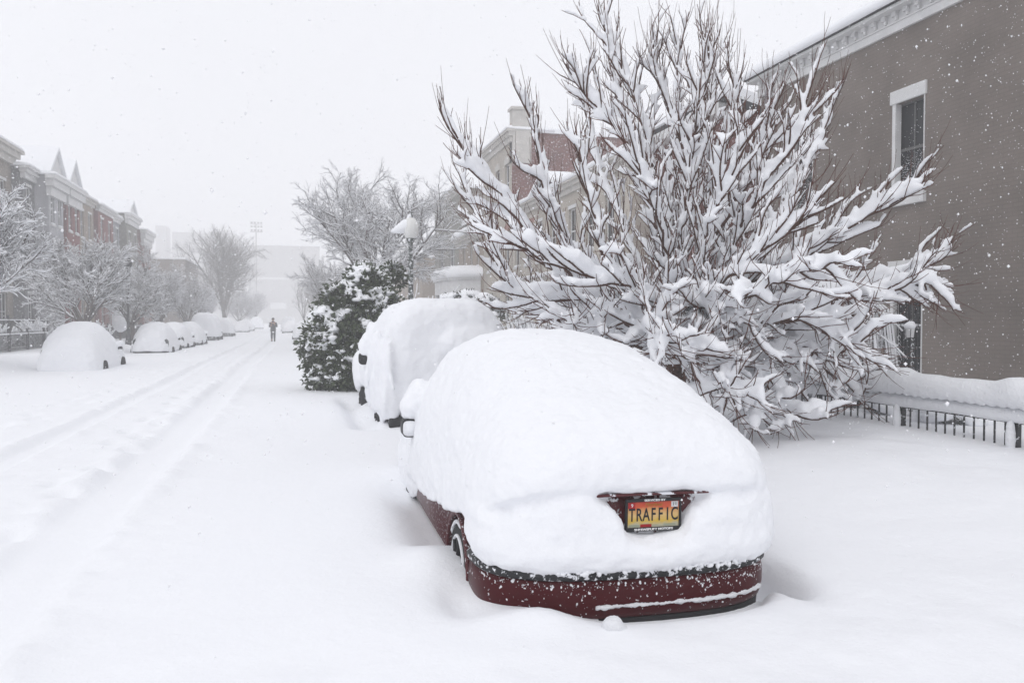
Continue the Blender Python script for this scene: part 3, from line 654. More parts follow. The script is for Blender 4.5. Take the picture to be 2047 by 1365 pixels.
# the big snow laden tree ------------------------------------------------
BT = empty('snow_laden_tree', (5.15, 10.2, .1), 'huge spreading many stemmed tree loaded with snow in front of the houses on the right', 'tree')
rng = np.random.RandomState(101)
BB = Tubes(6); TW = Tubes(3); LS = Tubes(6); ZB = 10.9
base = P(1350, 712, ZB)
limbs = [  # (photo x, photo y, depth) way points after the base
    [(1318, 560, 10.9), (1305, 400, 10.8), (1290, 250, 10.7), (1245, 110, 10.6), (1200, -20, 10.5)],
    [(1330, 540, 11.2), (1330, 380, 11.5), (1345, 220, 11.6), (1352, 40, 11.7)],
    [(1290, 610, 10.6), (1190, 590, 10.1), (1120, 450, 9.8), (1075, 330, 9.6), (1050, 190, 9.5)],
    [(1280, 640, 10.6), (1150, 560, 10.0), (1040, 440, 9.6), (975, 350, 9.4), (900, 245, 9.3)],
    [(1270, 630, 11.2), (1150, 560, 11.4), (1040, 490, 11.6), (950, 430, 11.7), (915, 330, 11.8)],
    [(1260, 655, 10.4), (1170, 600, 9.7), (1060, 590, 9.3), (1000, 540, 9.1), (960, 440, 9)],
    [(1260, 670, 10.8), (1160, 630, 10.8), (1080, 610, 10.9), (1010, 575, 11)],
    [(1385, 560, 10.6), (1420, 420, 10.3), (1455, 270, 10.1), (1480, 110, 10.0)],
    [(1370, 520, 11.4), (1400, 340, 11.8), (1420, 200, 12), (1430, 60, 12.1)],
    [(1400, 600, 10.2), (1470, 500, 9.6), (1520, 380, 9.2), (1590, 270, 9.0), (1640, 170, 8.9)],
    [(1410, 600, 11.2), (1500, 500, 11.5), (1590, 400, 11.7), (1650, 280, 11.8), (1690, 190, 11.9)],
    [(1420, 630, 10.4), (1520, 560, 10.0), (1640, 480, 9.7), (1760, 420, 9.5), (1880, 345, 9.4)],
    [(1440, 640, 10.9), (1570, 590, 10.9), (1700, 570, 10.8), (1830, 545, 10.7), (1930, 510, 10.6)],
    [(1440, 660, 10.2), (1560, 620, 9.8), (1690, 600, 9.5), (1810, 580, 9.4), (1935, 565, 9.3)],
    [(1430, 670, 10.0), (1530, 660, 9.4), (1630, 690, 9.0), (1700, 730, 8.8)],
    [(1420, 690, 9.9), (1500, 690, 9.2), (1560, 760, 8.8), (1610, 840, 8.6)],
    [(1420, 680, 10.6), (1540, 690, 10.3), (1650, 720, 10), (1760, 810, 9.7)],
    [(1400, 690, 9.8), (1450, 720, 9.0), (1500, 790, 8.7), (1530, 870, 8.5)],
    [(1340, 600, 10.3), (1330, 520, 9.7), (1310, 400, 9.2), (1260, 280, 8.9)],
    [(1370, 620, 10.1), (1400, 560, 9.4), (1420, 440, 8.9), (1470, 330, 8.6), (1490, 230, 8.5)],
    [(1320, 650, 10.2), (1260, 610, 9.5), (1210, 520, 9.1), (1180, 400, 8.9), (1150, 290, 8.8)],
    [(1300, 580, 11.6), (1240, 440, 12.1), (1190, 300, 12.5), (1160, 160, 12.7)],
    [(1390, 640, 11.6), (1480, 560, 12.3), (1600, 500, 12.8), (1720, 440, 13.1)],
    [(1380, 650, 10.0), (1400, 640, 9.2), (1450, 560, 8.6), (1560, 480, 8.3), (1650, 400, 8.1)],
    [(1260, 690, 10.6), (1200, 665, 10.2), (1130, 650, 10.0), (1090, 630, 9.9)],
    [(1310, 640, 9.9), (1320, 610, 9.0), (1230, 560, 8.6), (1110, 520, 8.4), (1020, 470, 8.3)],
    [(1360, 480, 10.6), (1370, 300, 10.6), (1330, 160, 10.6), (1300, 70, 10.5)],
    [(1360, 640, 9.9), (1390, 600, 9.0), (1470, 610, 8.5), (1570, 560, 8.2), (1700, 520, 8.0)],
    [(1470, 660, 10.8), (1560, 640, 11.4), (1680, 650, 11.9), (1750, 680, 12)],
    [(1420, 560, 12), (1520, 420, 12.8), (1600, 330, 13.2), (1640, 250, 13.4)],
    [(1400, 665, 9.5), (1480, 650, 9.0), (1600, 640, 8.7), (1690, 660, 8.6), (1760, 700, 8.5)],
    [(1340, 500, 10.2), (1290, 330, 9.9), (1210, 200, 9.8), (1130, 110, 9.7)],
    [(1360, 480, 10.3), (1380, 300, 10.0), (1400, 160, 9.8), (1420, 50, 9.7)],
    [(1390, 540, 10.8), (1460, 390, 10.8), (1530, 270, 10.8), (1570, 150, 10.9)],
    [(1400, 560, 10), (1450, 430, 9.6), (1520, 320, 9.4), (1550, 200, 9.3)],
    [(1345, 500, 11.4), (1290, 340, 11.8), (1240, 220, 12), (1220, 100, 12.1)],
    [(1330, 680, 9.9), (1330, 670, 9.2), (1350, 690, 8.6), (1390, 730, 8.2)],
    [(1320, 670, 9.8), (1290, 660, 9.0), (1300, 670, 8.4), (1330, 690, 8.0)],
    [(1390, 670, 9.7), (1430, 680, 9.0), (1450, 730, 8.5), (1470, 790, 8.2)],
    [(1290, 660, 10), (1240, 650, 9.4), (1190, 660, 9.0), (1140, 650, 8.8)],
]
def smooth_path(pts, per=5):
    pts = np.asarray(pts); out = []
    for i in range(len(pts) - 1):
        p0 = pts[max(i - 1, 0)]; p1 = pts[i]; p2 = pts[i + 1]; p3 = pts[min(i + 2, len(pts) - 1)]
        for t in np.linspace(0, 1, per, endpoint=False):
            out.append(.5 * ((2 * p1) + (-p0 + p2) * t + (2 * p0 - 5 * p1 + 4 * p2 - p3) * t * t + (-p0 + 3 * p1 - 3 * p2 + p3) * t ** 3))
    out.append(pts[-1]); return np.array(out)
def load(pts, h0, tipk=.35, stretch=1.0):
    n = len(pts); Tn = np.gradient(pts, axis=0); Tn /= np.linalg.norm(Tn, axis=1)[:, None] + 1e-9
    flat = np.sqrt(np.maximum(0, 1 - Tn[:, 2] ** 2)); ph = rng.uniform(0, 99)
    lump = .55 + .9 * vnoise(np.linspace(0, n * .55, n) + ph, np.full(n, ph))
    h = h0 * (.3 + .7 * flat ** 1.4) * lump; h[-1] *= tipk; h[0] *= .8
    LS.snowtube(pts, h, .40, .54)
def twig(p, d, L, r):
    n = 4; pts, _ = polyline(rng, p, d, L, n, .06, .10); TW.tube(pts, np.linspace(r, r * .5, n + 1)); return pts
def at(pts, t):
    q = t * (len(pts) - 1); i = min(int(q), len(pts) - 2); return pts[i] + (pts[i + 1] - pts[i]) * (q - i), nrm(pts[i + 1] - pts[i])
centre = np.array([base[0], base[1], base[2] + 1.0])
for li, wp in enumerate(limbs):
    wp = [(1350 + (a_ - 1350) * (.90 if a_ > 1350 else .97), 640 + (b_ - 640) * (.90 if b_ < 640 else .95), c_) for a_, b_, c_ in wp]
    pts = smooth_path([base + rng.normal(0, .05, 3)] + [P(*w) for w in wp], 5)
    low = wp[-1][1] > 490; pts[1:-1] += rng.normal(0, .026 if low else .018, (len(pts) - 2, 3)); L = np.sum(np.linalg.norm(np.diff(pts, axis=0), axis=1))
    r_ = np.linspace(.024 + .003 * L, .006, len(pts)); BB.tube(pts, r_); load(pts, .165 if not low else .175)
    m = int(L / (.095 if low else (.14 if wp[-1][0] < 1180 else .115)))
    for j in range(m):
        t = .16 + .82 * (j + rng.rand()) / m; p0, d0 = at(pts, t)
        side = nrm(np.cross(d0, rng.normal(0, 1, 3))); out_ = nrm(p0 - centre); ang = rng.uniform(.45, 1.15) if low else rng.uniform(.3, .8)
        d1 = nrm(d0 * math.cos(ang) + side * math.sin(ang) + out_ * .15 + np.array([0, 0, (.22 if not low else .02)]))
        L2 = rng.uniform(.25, .95) ** 1.1 * (1 if low else 1.15) * (1.05 - .45 * t) * min(1, L / 3); n = 6
        q, _ = polyline(rng, p0, d1, L2, n, .15 if low else .09, .05 if not low else (-.02 if rng.rand() < .6 else .12))
        if q[-1][2] < gz(float(q[-1][0]), float(q[-1][1])) + .08: continue
        BB.tube(q, np.linspace(.0115, .0055, n + 1)); load(q, rng.uniform(.07, .135) * (1.15 if low else 1.05), .3)
        if rng.rand() < .75:      # snow webbed into the crotch
            a, _ = at(pts, min(1, t + .12 / L * 1.2)); b, _ = at(q, min(1, .16 / L2)); w_ = np.array([a, (a + b) / 2 + [0, 0, .01], b]); LS.snowtube(w_, np.array([.07, .10, .07]), .35)
        for k in range(int(L2 / (.11 if low else .15)) + 1):
            t2 = .2 + .8 * rng.rand(); p1, dd = at(q, t2); side = nrm(np.cross(dd, rng.normal(0, 1, 3))); ang = rng.uniform(.35, .85)
            d2 = nrm(dd * math.cos(ang) + side * math.sin(ang) + np.array([0, 0, .35 if not low else .05])); L3 = rng.uniform(.10, .36)
            q3, _ = polyline(rng, p1, d2, L3, 4, .12, .06); TW.tube(q3, np.linspace(.0062, .0035, 5))
            if rng.rand() < .92 - .35 * (t > .75): load(q3, rng.uniform(.04, .075) * (1.1 if low else 1.05), .25)
            if rng.rand() < (.4 if t > .65 else .04): twig(q3[-2], nrm(q3[-1] - q3[-2] + np.array([0, 0, .2 if not low else .0])), rng.uniform(.12, .4), .0036)
        e_ = nrm(q[-1] - q[-2]); twig(q[-1], nrm(e_ + np.array([0, 0, .25 if not low else .05])), rng.uniform(.15, .45), .0042)
    e_ = nrm(pts[-1] - pts[-2])
    for k in range(5): twig(pts[-1 - k % 3], nrm(e_ + rng.normal(0, .3, 3) + np.array([0, 0, .2 if not low else 0])), rng.uniform(.3, .7), .005)
# icy pendants hanging below the lowest boughs
for (px, py, zc, L) in ((1525, 800, 8.7, .3), (1500, 815, 8.6, .38), (1480, 790, 8.6, .3), (1610, 800, 8.7, .3), (1540, 790, 8.9, .25), (1460, 770, 8.8, .3), (1575, 790, 8.8, .22)):
    p0 = P(px, py, zc); q, _ = polyline(rng, p0, np.array([rng.uniform(-.4, .3), 0, -1.0]), L, 5, .14, 0); TW.tube(q, np.linspace(.006, .003, 6))
    LS.tube(q, np.array([.018, .028, .026, .024, .02, .008])) if LS.k == 6 else None
MB().tube([base + [0, 0, -.8], base + [0, 0, -.2], base + [.0, 0, .12]], [.16, .13, .09], 12).build('trunk', M['bark'], BT, True)
cr = BB.build('crown', M['bark'], BT); TW.build('twigs', M['twig'], cr, False)
V, F = LS.arr(); fuse('branch_snow', V, F, .022, M['tsnow'], cr, 2, ((.02, .12),))

# ------------------------------------------------------------------ evergreen bush, shrubs
def leaf_cloud(name, label, cat, lobes, nleaf, lsize, seed, leafm, parent_loc, nsnow=300, snow_r=(.05, .12), voxel=.035, group=None, flat=.55, clump=False):
    r = empty(name, parent_loc, label, cat, group); g_ = np.random.RandomState(seed)
    lobes = np.array(lobes, float); wts = lobes[:, 3] * lobes[:, 4]; wts /= wts.sum()
    pick = g_.choice(len(lobes), nleaf, p=wts); d = g_.normal(0, 1, (nleaf, 3)); d /= np.linalg.norm(d, axis=1)[:, None]
    rad = 1 - np.abs(g_.normal(0, .16, nleaf)); c0 = lobes[pick]; pos = c0[:, :3] + d * c0[:, [3, 3, 4]] * rad[:, None] * (1 + .12 * g_.normal(0, 1, (nleaf, 1)))
    ok = pos[:, 2] > -.05; pos = pos[ok]; d = d[ok]; n = len(pos)
    ax = d * .6 + g_.normal(0, .7, (n, 3)); ax[:, 2] -= .15; ax /= np.linalg.norm(ax, axis=1)[:, None]
    sd = np.cross(ax, g_.normal(0, 1, (n, 3))); sd /= np.linalg.norm(sd, axis=1)[:, None]; nr = np.cross(ax, sd); L = lsize * g_.uniform(.6, 1.3, (n, 1))
    v = np.stack([pos, pos + ax * L * .5 + sd * L * .22 + nr * L * .06, pos + ax * L, pos + ax * L * .5 - sd * L * .22 + nr * L * .06], 1).reshape(-1, 3)
    F = np.arange(n * 4).reshape(n, 4); o = link('foliage', mkmesh('foliage', v - np.array(parent_loc), F, M[leafm], False), r)
    st = MB(); c = np.array(parent_loc, float)
    for lb in lobes:
        st.tube([c + [0, 0, -.4], (c + lb[:3]) / 2 + g_.normal(0, .08, 3), lb[:3] + [0, 0, lb[4] * .6]], [.04, .03, .01], 5)
    st.build('stem', M['bark'], r)
    # snow caught on the upward faces
    sn = MB(); kk = 0; tries = 0
    while kk < nsnow and tries < nsnow * 40:
        tries += 1; lb = lobes[g_.choice(len(lobes), p=wts)]; d_ = g_.normal(0, 1, 3); d_ /= np.linalg.norm(d_)
        if d_[2] < -.35 or g_.rand() > .35 + .65 * max(d_[2], 0): continue
        p_ = lb[:3] + d_ * lb[[3, 3, 4]] * g_.uniform(.88, 1.04); q = g_.uniform(*snow_r)
        if clump and fbm(np.array([p_[0] * 1.9 + p_[1] * 1.1]), np.array([p_[2] * 2.3 + p_[1] * .7]), 3)[0] < g_.uniform(-.26, .10): continue
        if p_[2] < 0: continue
        sn.ball(p_, (q * g_.uniform(.8, 1.5), q * g_.uniform(.8, 1.5), q * flat), 7, 5); kk += 1
    V, F = sn.arr(); fuse('foliage_snow', V, F, voxel, M['tsnow'], r, 2, ((.03, .08),))
    return r
def px_lobe(px, py, zc, rpx, rpy): p = P(px, py, zc); return (*p, rpx * zc / 1600, rpy * zc / 1600)
lobes = [px_lobe(700, 690, 17.6, 78, 75), px_lobe(660, 665, 17.4, 45, 60), px_lobe(645, 700, 17.6, 45, 50), px_lobe(650, 750, 17.4, 38, 35), px_lobe(700, 610, 17.8, 60, 45), px_lobe(730, 575, 18, 42, 42),
         px_lobe(755, 620, 18, 45, 50), px_lobe(700, 745, 17.2, 50, 38), px_lobe(720, 550, 18.2, 18, 22), px_lobe(740, 700, 18.2, 55, 70), px_lobe(670, 620, 17.8, 28, 28), px_lobe(765, 570, 18.6, 20, 22), px_lobe(785, 545, 18.8, 18, 18), px_lobe(800, 555, 19, 12, 18)]
leaf_cloud('evergreen_bush', 'dark green broadleaf evergreen bent over the street with clumps of snow', 'bush', lobes, 22000, .12, 3, 'leaf', (1.5, 17.8, 0), 2100, (.022, .085), .024, clump=True)
hb_ = [px_lobe(935, 600, 26, 30, 20), px_lobe(965, 605, 26, 26, 18), px_lobe(900, 598, 27, 20, 12), px_lobe(990, 625, 25, 22, 22)]
leaf_cloud('clipped_hedge', 'dark snow capped hedge showing between the two nearest buried vehicles and the porch', 'hedge', hb_, 3500, .08, 5, 'hedge', tuple(P(945, 640, 26)[:2]) + (0,), 260, (.05, .12), .045)
fh = [(7.6 + i * .05, 7.9 + i * .95, .36 + .05 * math.sin(i * 2), .34, .3) for i in range(9)]
leaf_cloud('fence_hedge', 'dark low hedge behind the near iron fence under the drooping boughs', 'hedge', fh, 5000, .05, 8, 'hedge', (7.7, 11.5, .2), 420, (.07, .15), .04)
# snowy shrub clumps
def shrub(name, label, loc, seed, h, w, group=None, weep=False, n=60, snow=1.0):
    r = empty(name, (0, 0, 0), label, 'shrub', group); g_ = np.random.RandomState(seed); B = Tubes(4); S = Tubes(4)
    for i in range(n):
        a = g_.uniform(0, 6.28); s_ = g_.uniform(.2, 1) * w
        if weep: pts = np.array([[math.cos(a) * s_ * t ** .6, math.sin(a) * s_ * t ** .6, h * (1 - (t - .35) ** 2 * 2.2)] for t in np.linspace(.0, 1, 7)]); pts[0][2] = h * .75
        else: pts, _ = polyline(g_, np.array([g_.normal(0, .08), g_.normal(0, .08), -.1]), np.array([math.cos(a) * s_, math.sin(a) * s_, h * g_.uniform(.6, 1)]), h * g_.uniform(.6, 1.05), 5, .16, 0)
        B.tube(pts, np.linspace(.012, .004, len(pts))); S.snowtube(pts, np.full(len(pts), .05 * snow) * g_.uniform(.6, 1.4, len(pts)), .4)
        for j in range(3):
            p0, d0 = at(pts, g_.uniform(.3, .95)); q, _ = polyline(g_, p0, nrm(d0 + g_.normal(0, .6, 3)), .35 * h * g_.uniform(.4, 1), 3, .15, -.1 if weep else .1); B.tube(q, np.linspace(.006, .003, 4)); S.snowtube(q, np.full(4, .035 * snow), .45)
    st = B.build('stems', M['greybark'], r); S.build('stem_snow', M['tsnow'], st); r.location = loc; return r
q = P(1725, 740, 13.5); shrub('weeping_shrub', 'weeping shrub of icy hanging shoots against the grey wall left of the barred window', (float(q[0]), float(q[1]), .25), 9, 1.5, .55, weep=True, n=46, snow=.8)
for i, (px, py, zc, h_, w_2, lb) in enumerate(((1050, 640, 22, 1.3, .8, 'pale frosted shrub right of the hedge behind the nearest car'), (1095, 650, 19, 1.1, .8, 'smaller frosted shrub before the cream row house doorway'), (1010, 640, 21, .9, .7, 'frosted shrub touching the right side of the tall buried vehicle'),
                                            (880, 600, 30, 2.0, 1.0, 'frosted shrub below the snowy porch'), (830, 610, 30, 1.6, 1.0, 'frosted shrub at the foot of the globe lamp'))):
    q = P(px, py, zc); shrub('frosted_shrub', lb, (float(q[0]), float(q[1]), .1), 20 + i, h_ + .5, w_2, n=50, group='frosted shrubs in the right front gardens')
shr = shrub('garden_shrub', 'snow heaped shrub inside the left fence at the photo edge', (-13.0, 37, .1), 33, 1.3, .9, n=70, group='snow heaped shrubs in the left front gardens', snow=1.7)
for (x, y, s_, lb) in ((-13.3, 41.5, 1.1, 'snow heaped shrub between the left fence and the nearest left car'), (-13, 46.5, 1.2, 'snow heaped shrub under the pale grey row house'), (-12.8, 52, 1.0, 'snow heaped shrub before the dark red gabled house'), (-12.7, 58, 1.1, 'snow heaped shrub right of the left lamp post')):
    dup(shr, (x, y, .1), s_ * 3, s_, lb)
tp_ = P(240, 655, 50); r = empty('topiary', (float(tp_[0]), float(tp_[1]), 0), 'egg shaped snow coated topiary left of the dark lamp post', 'topiary')
V, F = MB().ball((tp_[0], tp_[1], 1.5), (.5, .5, .75), 14, 10).arr(); fuse('foliage', V, F, .06, M['tsnow'], r, 2, ((.12, .15),)); MB().tube([(tp_[0], tp_[1], -.3), (tp_[0], tp_[1], 1)], .06, 6).build('stem', M['bark'], r)

# ------------------------------------------------------------------ fences
nf = empty('iron_fence', (6.8, 9.5, .25), 'black iron picket fence under a thick snow ridge by the grey house', 'fence')
FX = 6.8; y_post = [6.25 + 1.53 * k - 3.06 for k in range(10)]
for y in y_post:
    g0 = gz(FX, y) - .3; MB().box(FX - .03, FX + .03, y - .03, y + .03, g0, .80).build('post', M['iron'], nf, bevel=.004)
    V, F = MB().ball((FX - .075, y - .0, .34), (.045, .05, .22), 10, 8).arr(); fuse('post_snow', V, F, .02, M['crumb'], nf, 1, ((.015, .05),))
for a, b in zip(y_post[:-1], y_post[1:]):
    MB().box(FX - .015, FX + .015, a + .03, b - .03, .49, .52).box(FX - .015, FX + .015, a + .03, b - .03, -.1, -.07).build('rail', M['iron'], nf)
    for k in range(1, 12):
        y = a + (b - a) * k / 12
        m_ = MB().box(FX - .007, FX + .007, y - .007, y + .007, gz(FX, y) - .15, .67); m_.box(FX - .02, FX + .02, y - .02, y + .02, .645, .665); m_.build('picket', M['iron'], nf)
# ridge of snow on top: lofted along Y
yy = np.arange(y_post[0], y_post[-1] + .01, .032); rings = []; low = []
for y in yy:
    ph = ((y - y_post[0]) / 1.53) % 1; dp = min(ph, 1 - ph) * 1.53; pk = .055 * math.exp(-(dp / .16) ** 2); n_ = .03 * fbm(np.array([y * 1.7]), np.array([2.0]), 3)[0]
    sc = .022 * abs(math.sin(math.pi * (y - y_post[0]) / .1275)) ; top = .895 + pk + n_; bot = .665 - sc + .015 * fbm(np.array([y * 4]), np.array([7.0]), 2)[0]; wd = .16 + .02 * fbm(np.array([y * 2]), np.array([5.0]), 2)[0]
    rings.append([(FX - wd * .72, y, bot), (FX - wd * .95, y, bot + .04), (FX - wd, y, (bot + top) / 2), (FX - wd * .8, y, top - .05), (FX - wd * .35, y, top), (FX + wd * .3, y, top), (FX + wd, y, top - .08), (FX + wd, y, bot), (FX, y, bot + .02)])
    t2 = .635 + .01 * sc; b2 = .505 + .012 * fbm(np.array([y * 5]), np.array([1.0]), 3)[0]; w2 = .085
    low.append([(FX - w2 * .7, y, b2), (FX - w2, y, b2 + .03), (FX - w2, y, t2 - .03), (FX - w2 * .5, y, t2 + .01), (FX + w2 * .5, y, t2 + .01), (FX + w2, y, t2 - .04), (FX + w2 * .8, y, b2)])
MB().rings(rings).build('snow_ridge', M['crumb'], nf, True); MB().rings(low).build('rail_snow', M['crumb'], nf, True)
def left_fence(label, x, y0, y1, zb, zt, step=.14):
    r = empty('iron_fence', (x, (y0 + y1) / 2, zb), label, 'fence', 'iron fences along the left gardens'); pk = MB(); rl = MB()
    for y in np.arange(y0, y1, step): pk.box(x - .012, x + .012, y - .012, y + .012, zb, zt + .06)
    pk.build('picket_panel', M['iron'], r); rl.box(x - .02, x + .02, y0, y1, zt - .1, zt - .06).box(x - .02, x + .02, y0, y1, zb + .15, zb + .2); rl.build('rail', M['iron'], r)
    for y in np.arange(y0, y1 + .1, 2.4): MB().box(x - .05, x + .05, y - .05, y + .05, zb, zt + .2).build('post', M['iron'], r)
    MB().box(x - .05, x + .05, y0, y1, zt - .06, zt + .0).build('rail_snow', M['snow'], r, bevel=.02)
left_fence('black iron fence nearest the sidewalk at the left edge', -11.6, 33, 43, .1, .95)
left_fence('taller black iron fence behind the nearest left one', -13.9, 38, 52, .1, 1.55)
left_fence('low black iron fence behind the gap between the two nearest left cars', -12, 46, 58, .1, 1.0)
left_fence('faint iron fence running past the left lamp post', -12.4, 60, 80, .1, 1.1)

# ------------------------------------------------------------------ street lamps
def lamp(name, label, loc, H, dark=False, plume=True):
    r = empty(name, loc, label, 'street lamp'); x, y, z = loc; m = M['iron'] if dark else M['lampgreen']
    MB().lathe(loc, [(.2, -.4), (.2, .1), (.16, .2), (.12, .5), (.085, .7), (.075, 1.2), (.07, H * .7 - .1), (.085, H * .72), (.06, H * .73), (.06, H - .75), (.11, H - .68), (.13, H - .6)], 16).build('post', m, r, True)
    MB().lathe(loc, [(.12, H - .62), (.2, H - .5), (.235, H - .35), (.22, H - .2), (.15, H - .08), (.06, H - .02)], 18).build('globe', M['globe'] if not dark else M['glass'], r, True)
    MB().lathe(loc, [(.08, H - .03), (.05, H + .05), (.03, H + .12), (.006, H + .2)], 10).build('finial', m, r, True)
    sn = MB().ball((x - .13, y + .0, z + H - .27), (.19, .19, .20), 14, 10)
    if plume: sn.ball((x - .30, y - .03, z + H - .36), (.2, .15, .14), 12, 8).ball((x - .42, y - .03, z + H - .42), (.16, .08, .07), 10, 6).ball((x - .02, y, z + H + .0), (.09, .09, .08), 10, 6)
    V, F = sn.arr(); fuse('snow_cap', V, F, .035, M['snow'], r, 4, ((.03, .15),))
    return r
lp = P(821, 640, 22.7); lamp('street_lamp', 'green grey globe street lamp with wind packed snow behind the evergreen bush', (float(lp[0]), float(lp[1]), 0), 4.42)
ll = P(256, 640, 42); lamp('street_lamp', 'dark slim street lamp between the second left car and the row houses', (float(ll[0]), float(ll[1]), .1), 4.7, True, False)

# ------------------------------------------------------------------ vehicles
def srect(w, z0, z1, y, n=20, e=3.0, cx=0.0, skew=0.0):
    """super-elliptic ring in the plane y"""
    out = []
    for t in np.linspace(0, 2 * math.pi, n, endpoint=False):
        c_, s_ = math.cos(t), math.sin(t); u = math.copysign(abs(c_) ** (2 / e), c_); v = math.copysign(abs(s_) ** (2 / e), s_)
        out.append((cx + w * u, y, (z0 + z1) / 2 + (z1 - z0) / 2 * v))
    return out
def arch(w, z0, z1, y, n=26, e=2.3, e2=2.3):
    """dome ring: flat bottom at z0, widest there, crown at z1"""
    out = []
    for t in np.linspace(0, math.pi, n): 
        c_, s_ = math.cos(t), math.sin(t); out.append((w * math.copysign(abs(c_) ** (2 / e), c_), y, z0 + (z1 - z0) * abs(s_) ** (2 / e2)))
    return out
def wheel(parent, x, y, z, r, w, sgn):
    t = MB(); prof = [(r * .72, -w / 2), (r * .95, -w / 2), (r, -w / 2 + .02), (r, w / 2 - .02), (r * .95, w / 2), (r * .72, w / 2)]
    rings = [[(x + sgn * d, y + rr_ * math.cos(a), z + rr_ * math.sin(a)) for a in np.linspace(0, 2 * math.pi, 28, endpoint=False)] for rr_, d in prof]
    ty = t.rings(rings).build('wheel', M['tyre'], parent, True)
    prof = [(r * .73, w / 2 - .015), (r * .70, w / 2), (r * .60, w / 2 - .02), (r * .2, w / 2 - .01), (.02, w / 2)]
    rings = [[(x + sgn * d, y + rr_ * math.cos(a), z + rr_ * math.sin(a)) for a in np.linspace(0, 2 * math.pi, 28, endpoint=False)] for rr_, d in prof]
    m = MB().rings(rings)
    m.build('rim', M['rim'], ty, True)
    sp = MB()
    for k in range(7):
        a = k * 2 * math.pi / 7; ca, sa = math.cos(a), math.sin(a)
        sp.tube([(x + sgn * (w / 2 + .004), y + .2 * r * ca, z + .2 * r * sa), (x + sgn * (w / 2 + .002), y + .66 * r * ca, z + .66 * r * sa)], [.02, .014], 6)
    sp.build('spokes', M['black'], ty, True)
    return ty
def boolean_cut(o, cutters):
    for c_ in cutters:
        b = o.modifiers.new('cut', 'BOOLEAN'); b.operation = 'DIFFERENCE'; b.solver = 'EXACT'; b.object = c_
    dg = bpy.context.evaluated_depsgraph_get(); me = bpy.data.meshes.new_from_object(o.evaluated_get(dg), depsgraph=dg)
    o.modifiers.clear(); o.data = me
    for c_ in cutters: bpy.data.objects.remove(c_)

# --- the near maroon car (car frame: x right, y forward, z up, 0 = snow surface)
car = empty('parked_car', (0, 0, 0), 'maroon car buried under a deep dome of snow with a TRAFFIC plate', 'car')
b = MB(); hw = .865
secs = [(.16, .40, -.14, .50, 4), (.2, .58, -.2, .56, 5), (.3, .70, -.22, .60, 5), (.45, .80, -.22, .62, 5), (.8, hw, -.23, .62, 5), (2.3, hw + .01, -.23, .60, 5), (3.6, hw, -.23, .54, 5), (4.2, .8, -.22, .46, 5), (4.55, .68, -.18, .36, 4), (4.62, .5, -.12, .3, 4)]
b.rings([srect(w, z0, z1, y, 36, e) for y, w, z0, z1, e in secs])
body = b.build('body', M['redside'], car, True)
cuts = []
for yy_ in (1.02, 3.72):
    cu = MB().rings([[(x_, yy_ + .36 * math.cos(a), -.10 + .37 * math.sin(a)) for a in np.linspace(0, 2 * math.pi, 32, endpoint=False)] for x_ in (-1.2, -.55)]).build('cutter', M['black']); cuts.append(cu)
boolean_cut(body, cuts)
MB().rings([srect(w, .45, z1, y, 24, 3.5) for y, w, z1 in ((.55, .55, .6), (1.3, .62, .96), (2.2, .64, 1.02), (2.8, .62, .97), (3.5, .55, .6))]).build('cabin', M['glass'], car, True)
MB().box(-.74, -.56, .66, 1.38, -.3, .29).box(-.74, -.56, 3.36, 4.08, -.3, .29).build('wheel_well', M['black'], car)
lipm = MB(); lipm.tube([(-hw - .006, 1.02 + .372 * math.cos(a), -.10 + .382 * math.sin(a)) for a in np.linspace(-.1, math.pi + .1, 26)], .016, 8); lipm.build('arch_lip', M['redside'], car, True)
for x, y, sg in ((-.755, 1.02, -1), (-.755, 3.72, -1), (.755, 1.02, 1), (.755, 3.72, 1)): wheel(car, x, y, -.07, .30, .22, sg)
ws = MB(); ws.tube([(-.868, 1.02 + .205 * math.cos(a), -.07 + .205 * math.sin(a)) for a in np.linspace(.15, math.pi - .15, 16)], [.004] + [.012] * 14 + [.004], 6).tube([(-.865, 1.02 + .292 * math.cos(a), -.07 + .292 * math.sin(a)) for a in np.linspace(.6, 1.9, 12)], [.004] + [.014] * 10 + [.004], 6)
ws.build('wheel_snow', M['crumb'], car, True)
# rear panel that carries the plate
def bow(x, d=0.0):
    return .62 - .56 * max(0.0, 1 - min(1, abs(x) / .875) ** 3) ** (1 / 3) + d
def tail_path(n=72, y_end=.46):
    """plan of the tail: rounded corners, wrapping onto both sides; returns points and outward normals"""
    t0 = math.asin(max(0, (.62 - y_end) / .56) ** 1.5); pts = []
    for t in np.linspace(math.pi - t0, t0, n): c_, s_ = math.cos(t), math.sin(t); pts.append((.875 * math.copysign(abs(c_) ** (2 / 3), c_), .62 - .56 * abs(s_) ** (2 / 3)))
    p = np.array(pts); g_ = np.gradient(p, axis=0); g_ /= np.linalg.norm(g_, axis=1)[:, None]; nn = np.stack([g_[:, 1], -g_[:, 0]], 1)
    return p, nn
def sweep(prof, x0=-9, x1=9, n=84, y_end=.62):
    p, nn = tail_path(n, y_end); rg = []
    for q_, n_2 in zip(p, nn):
        if x0 <= q_[0] <= x1: rg.append([(q_[0] + n_2[0] * o, q_[1] + n_2[1] * o, z) for o, z in prof])
    return MB().rings(rg)
bm = sweep([(-.12, -.13), (-.05, -.11), (-.012, -.08), (.0, -.045), (.005, .0), (.005, .06), (-.005, .115), (-.04, .13), (-.12, .13)]).build('bumper', M['red'], car, True)
sweep([(-.1, .122), (.003, .122), (.016, .135), (.016, .162), (.0, .178), (-.1, .178)]).build('bumper_strip', M['trim'], bm, True)
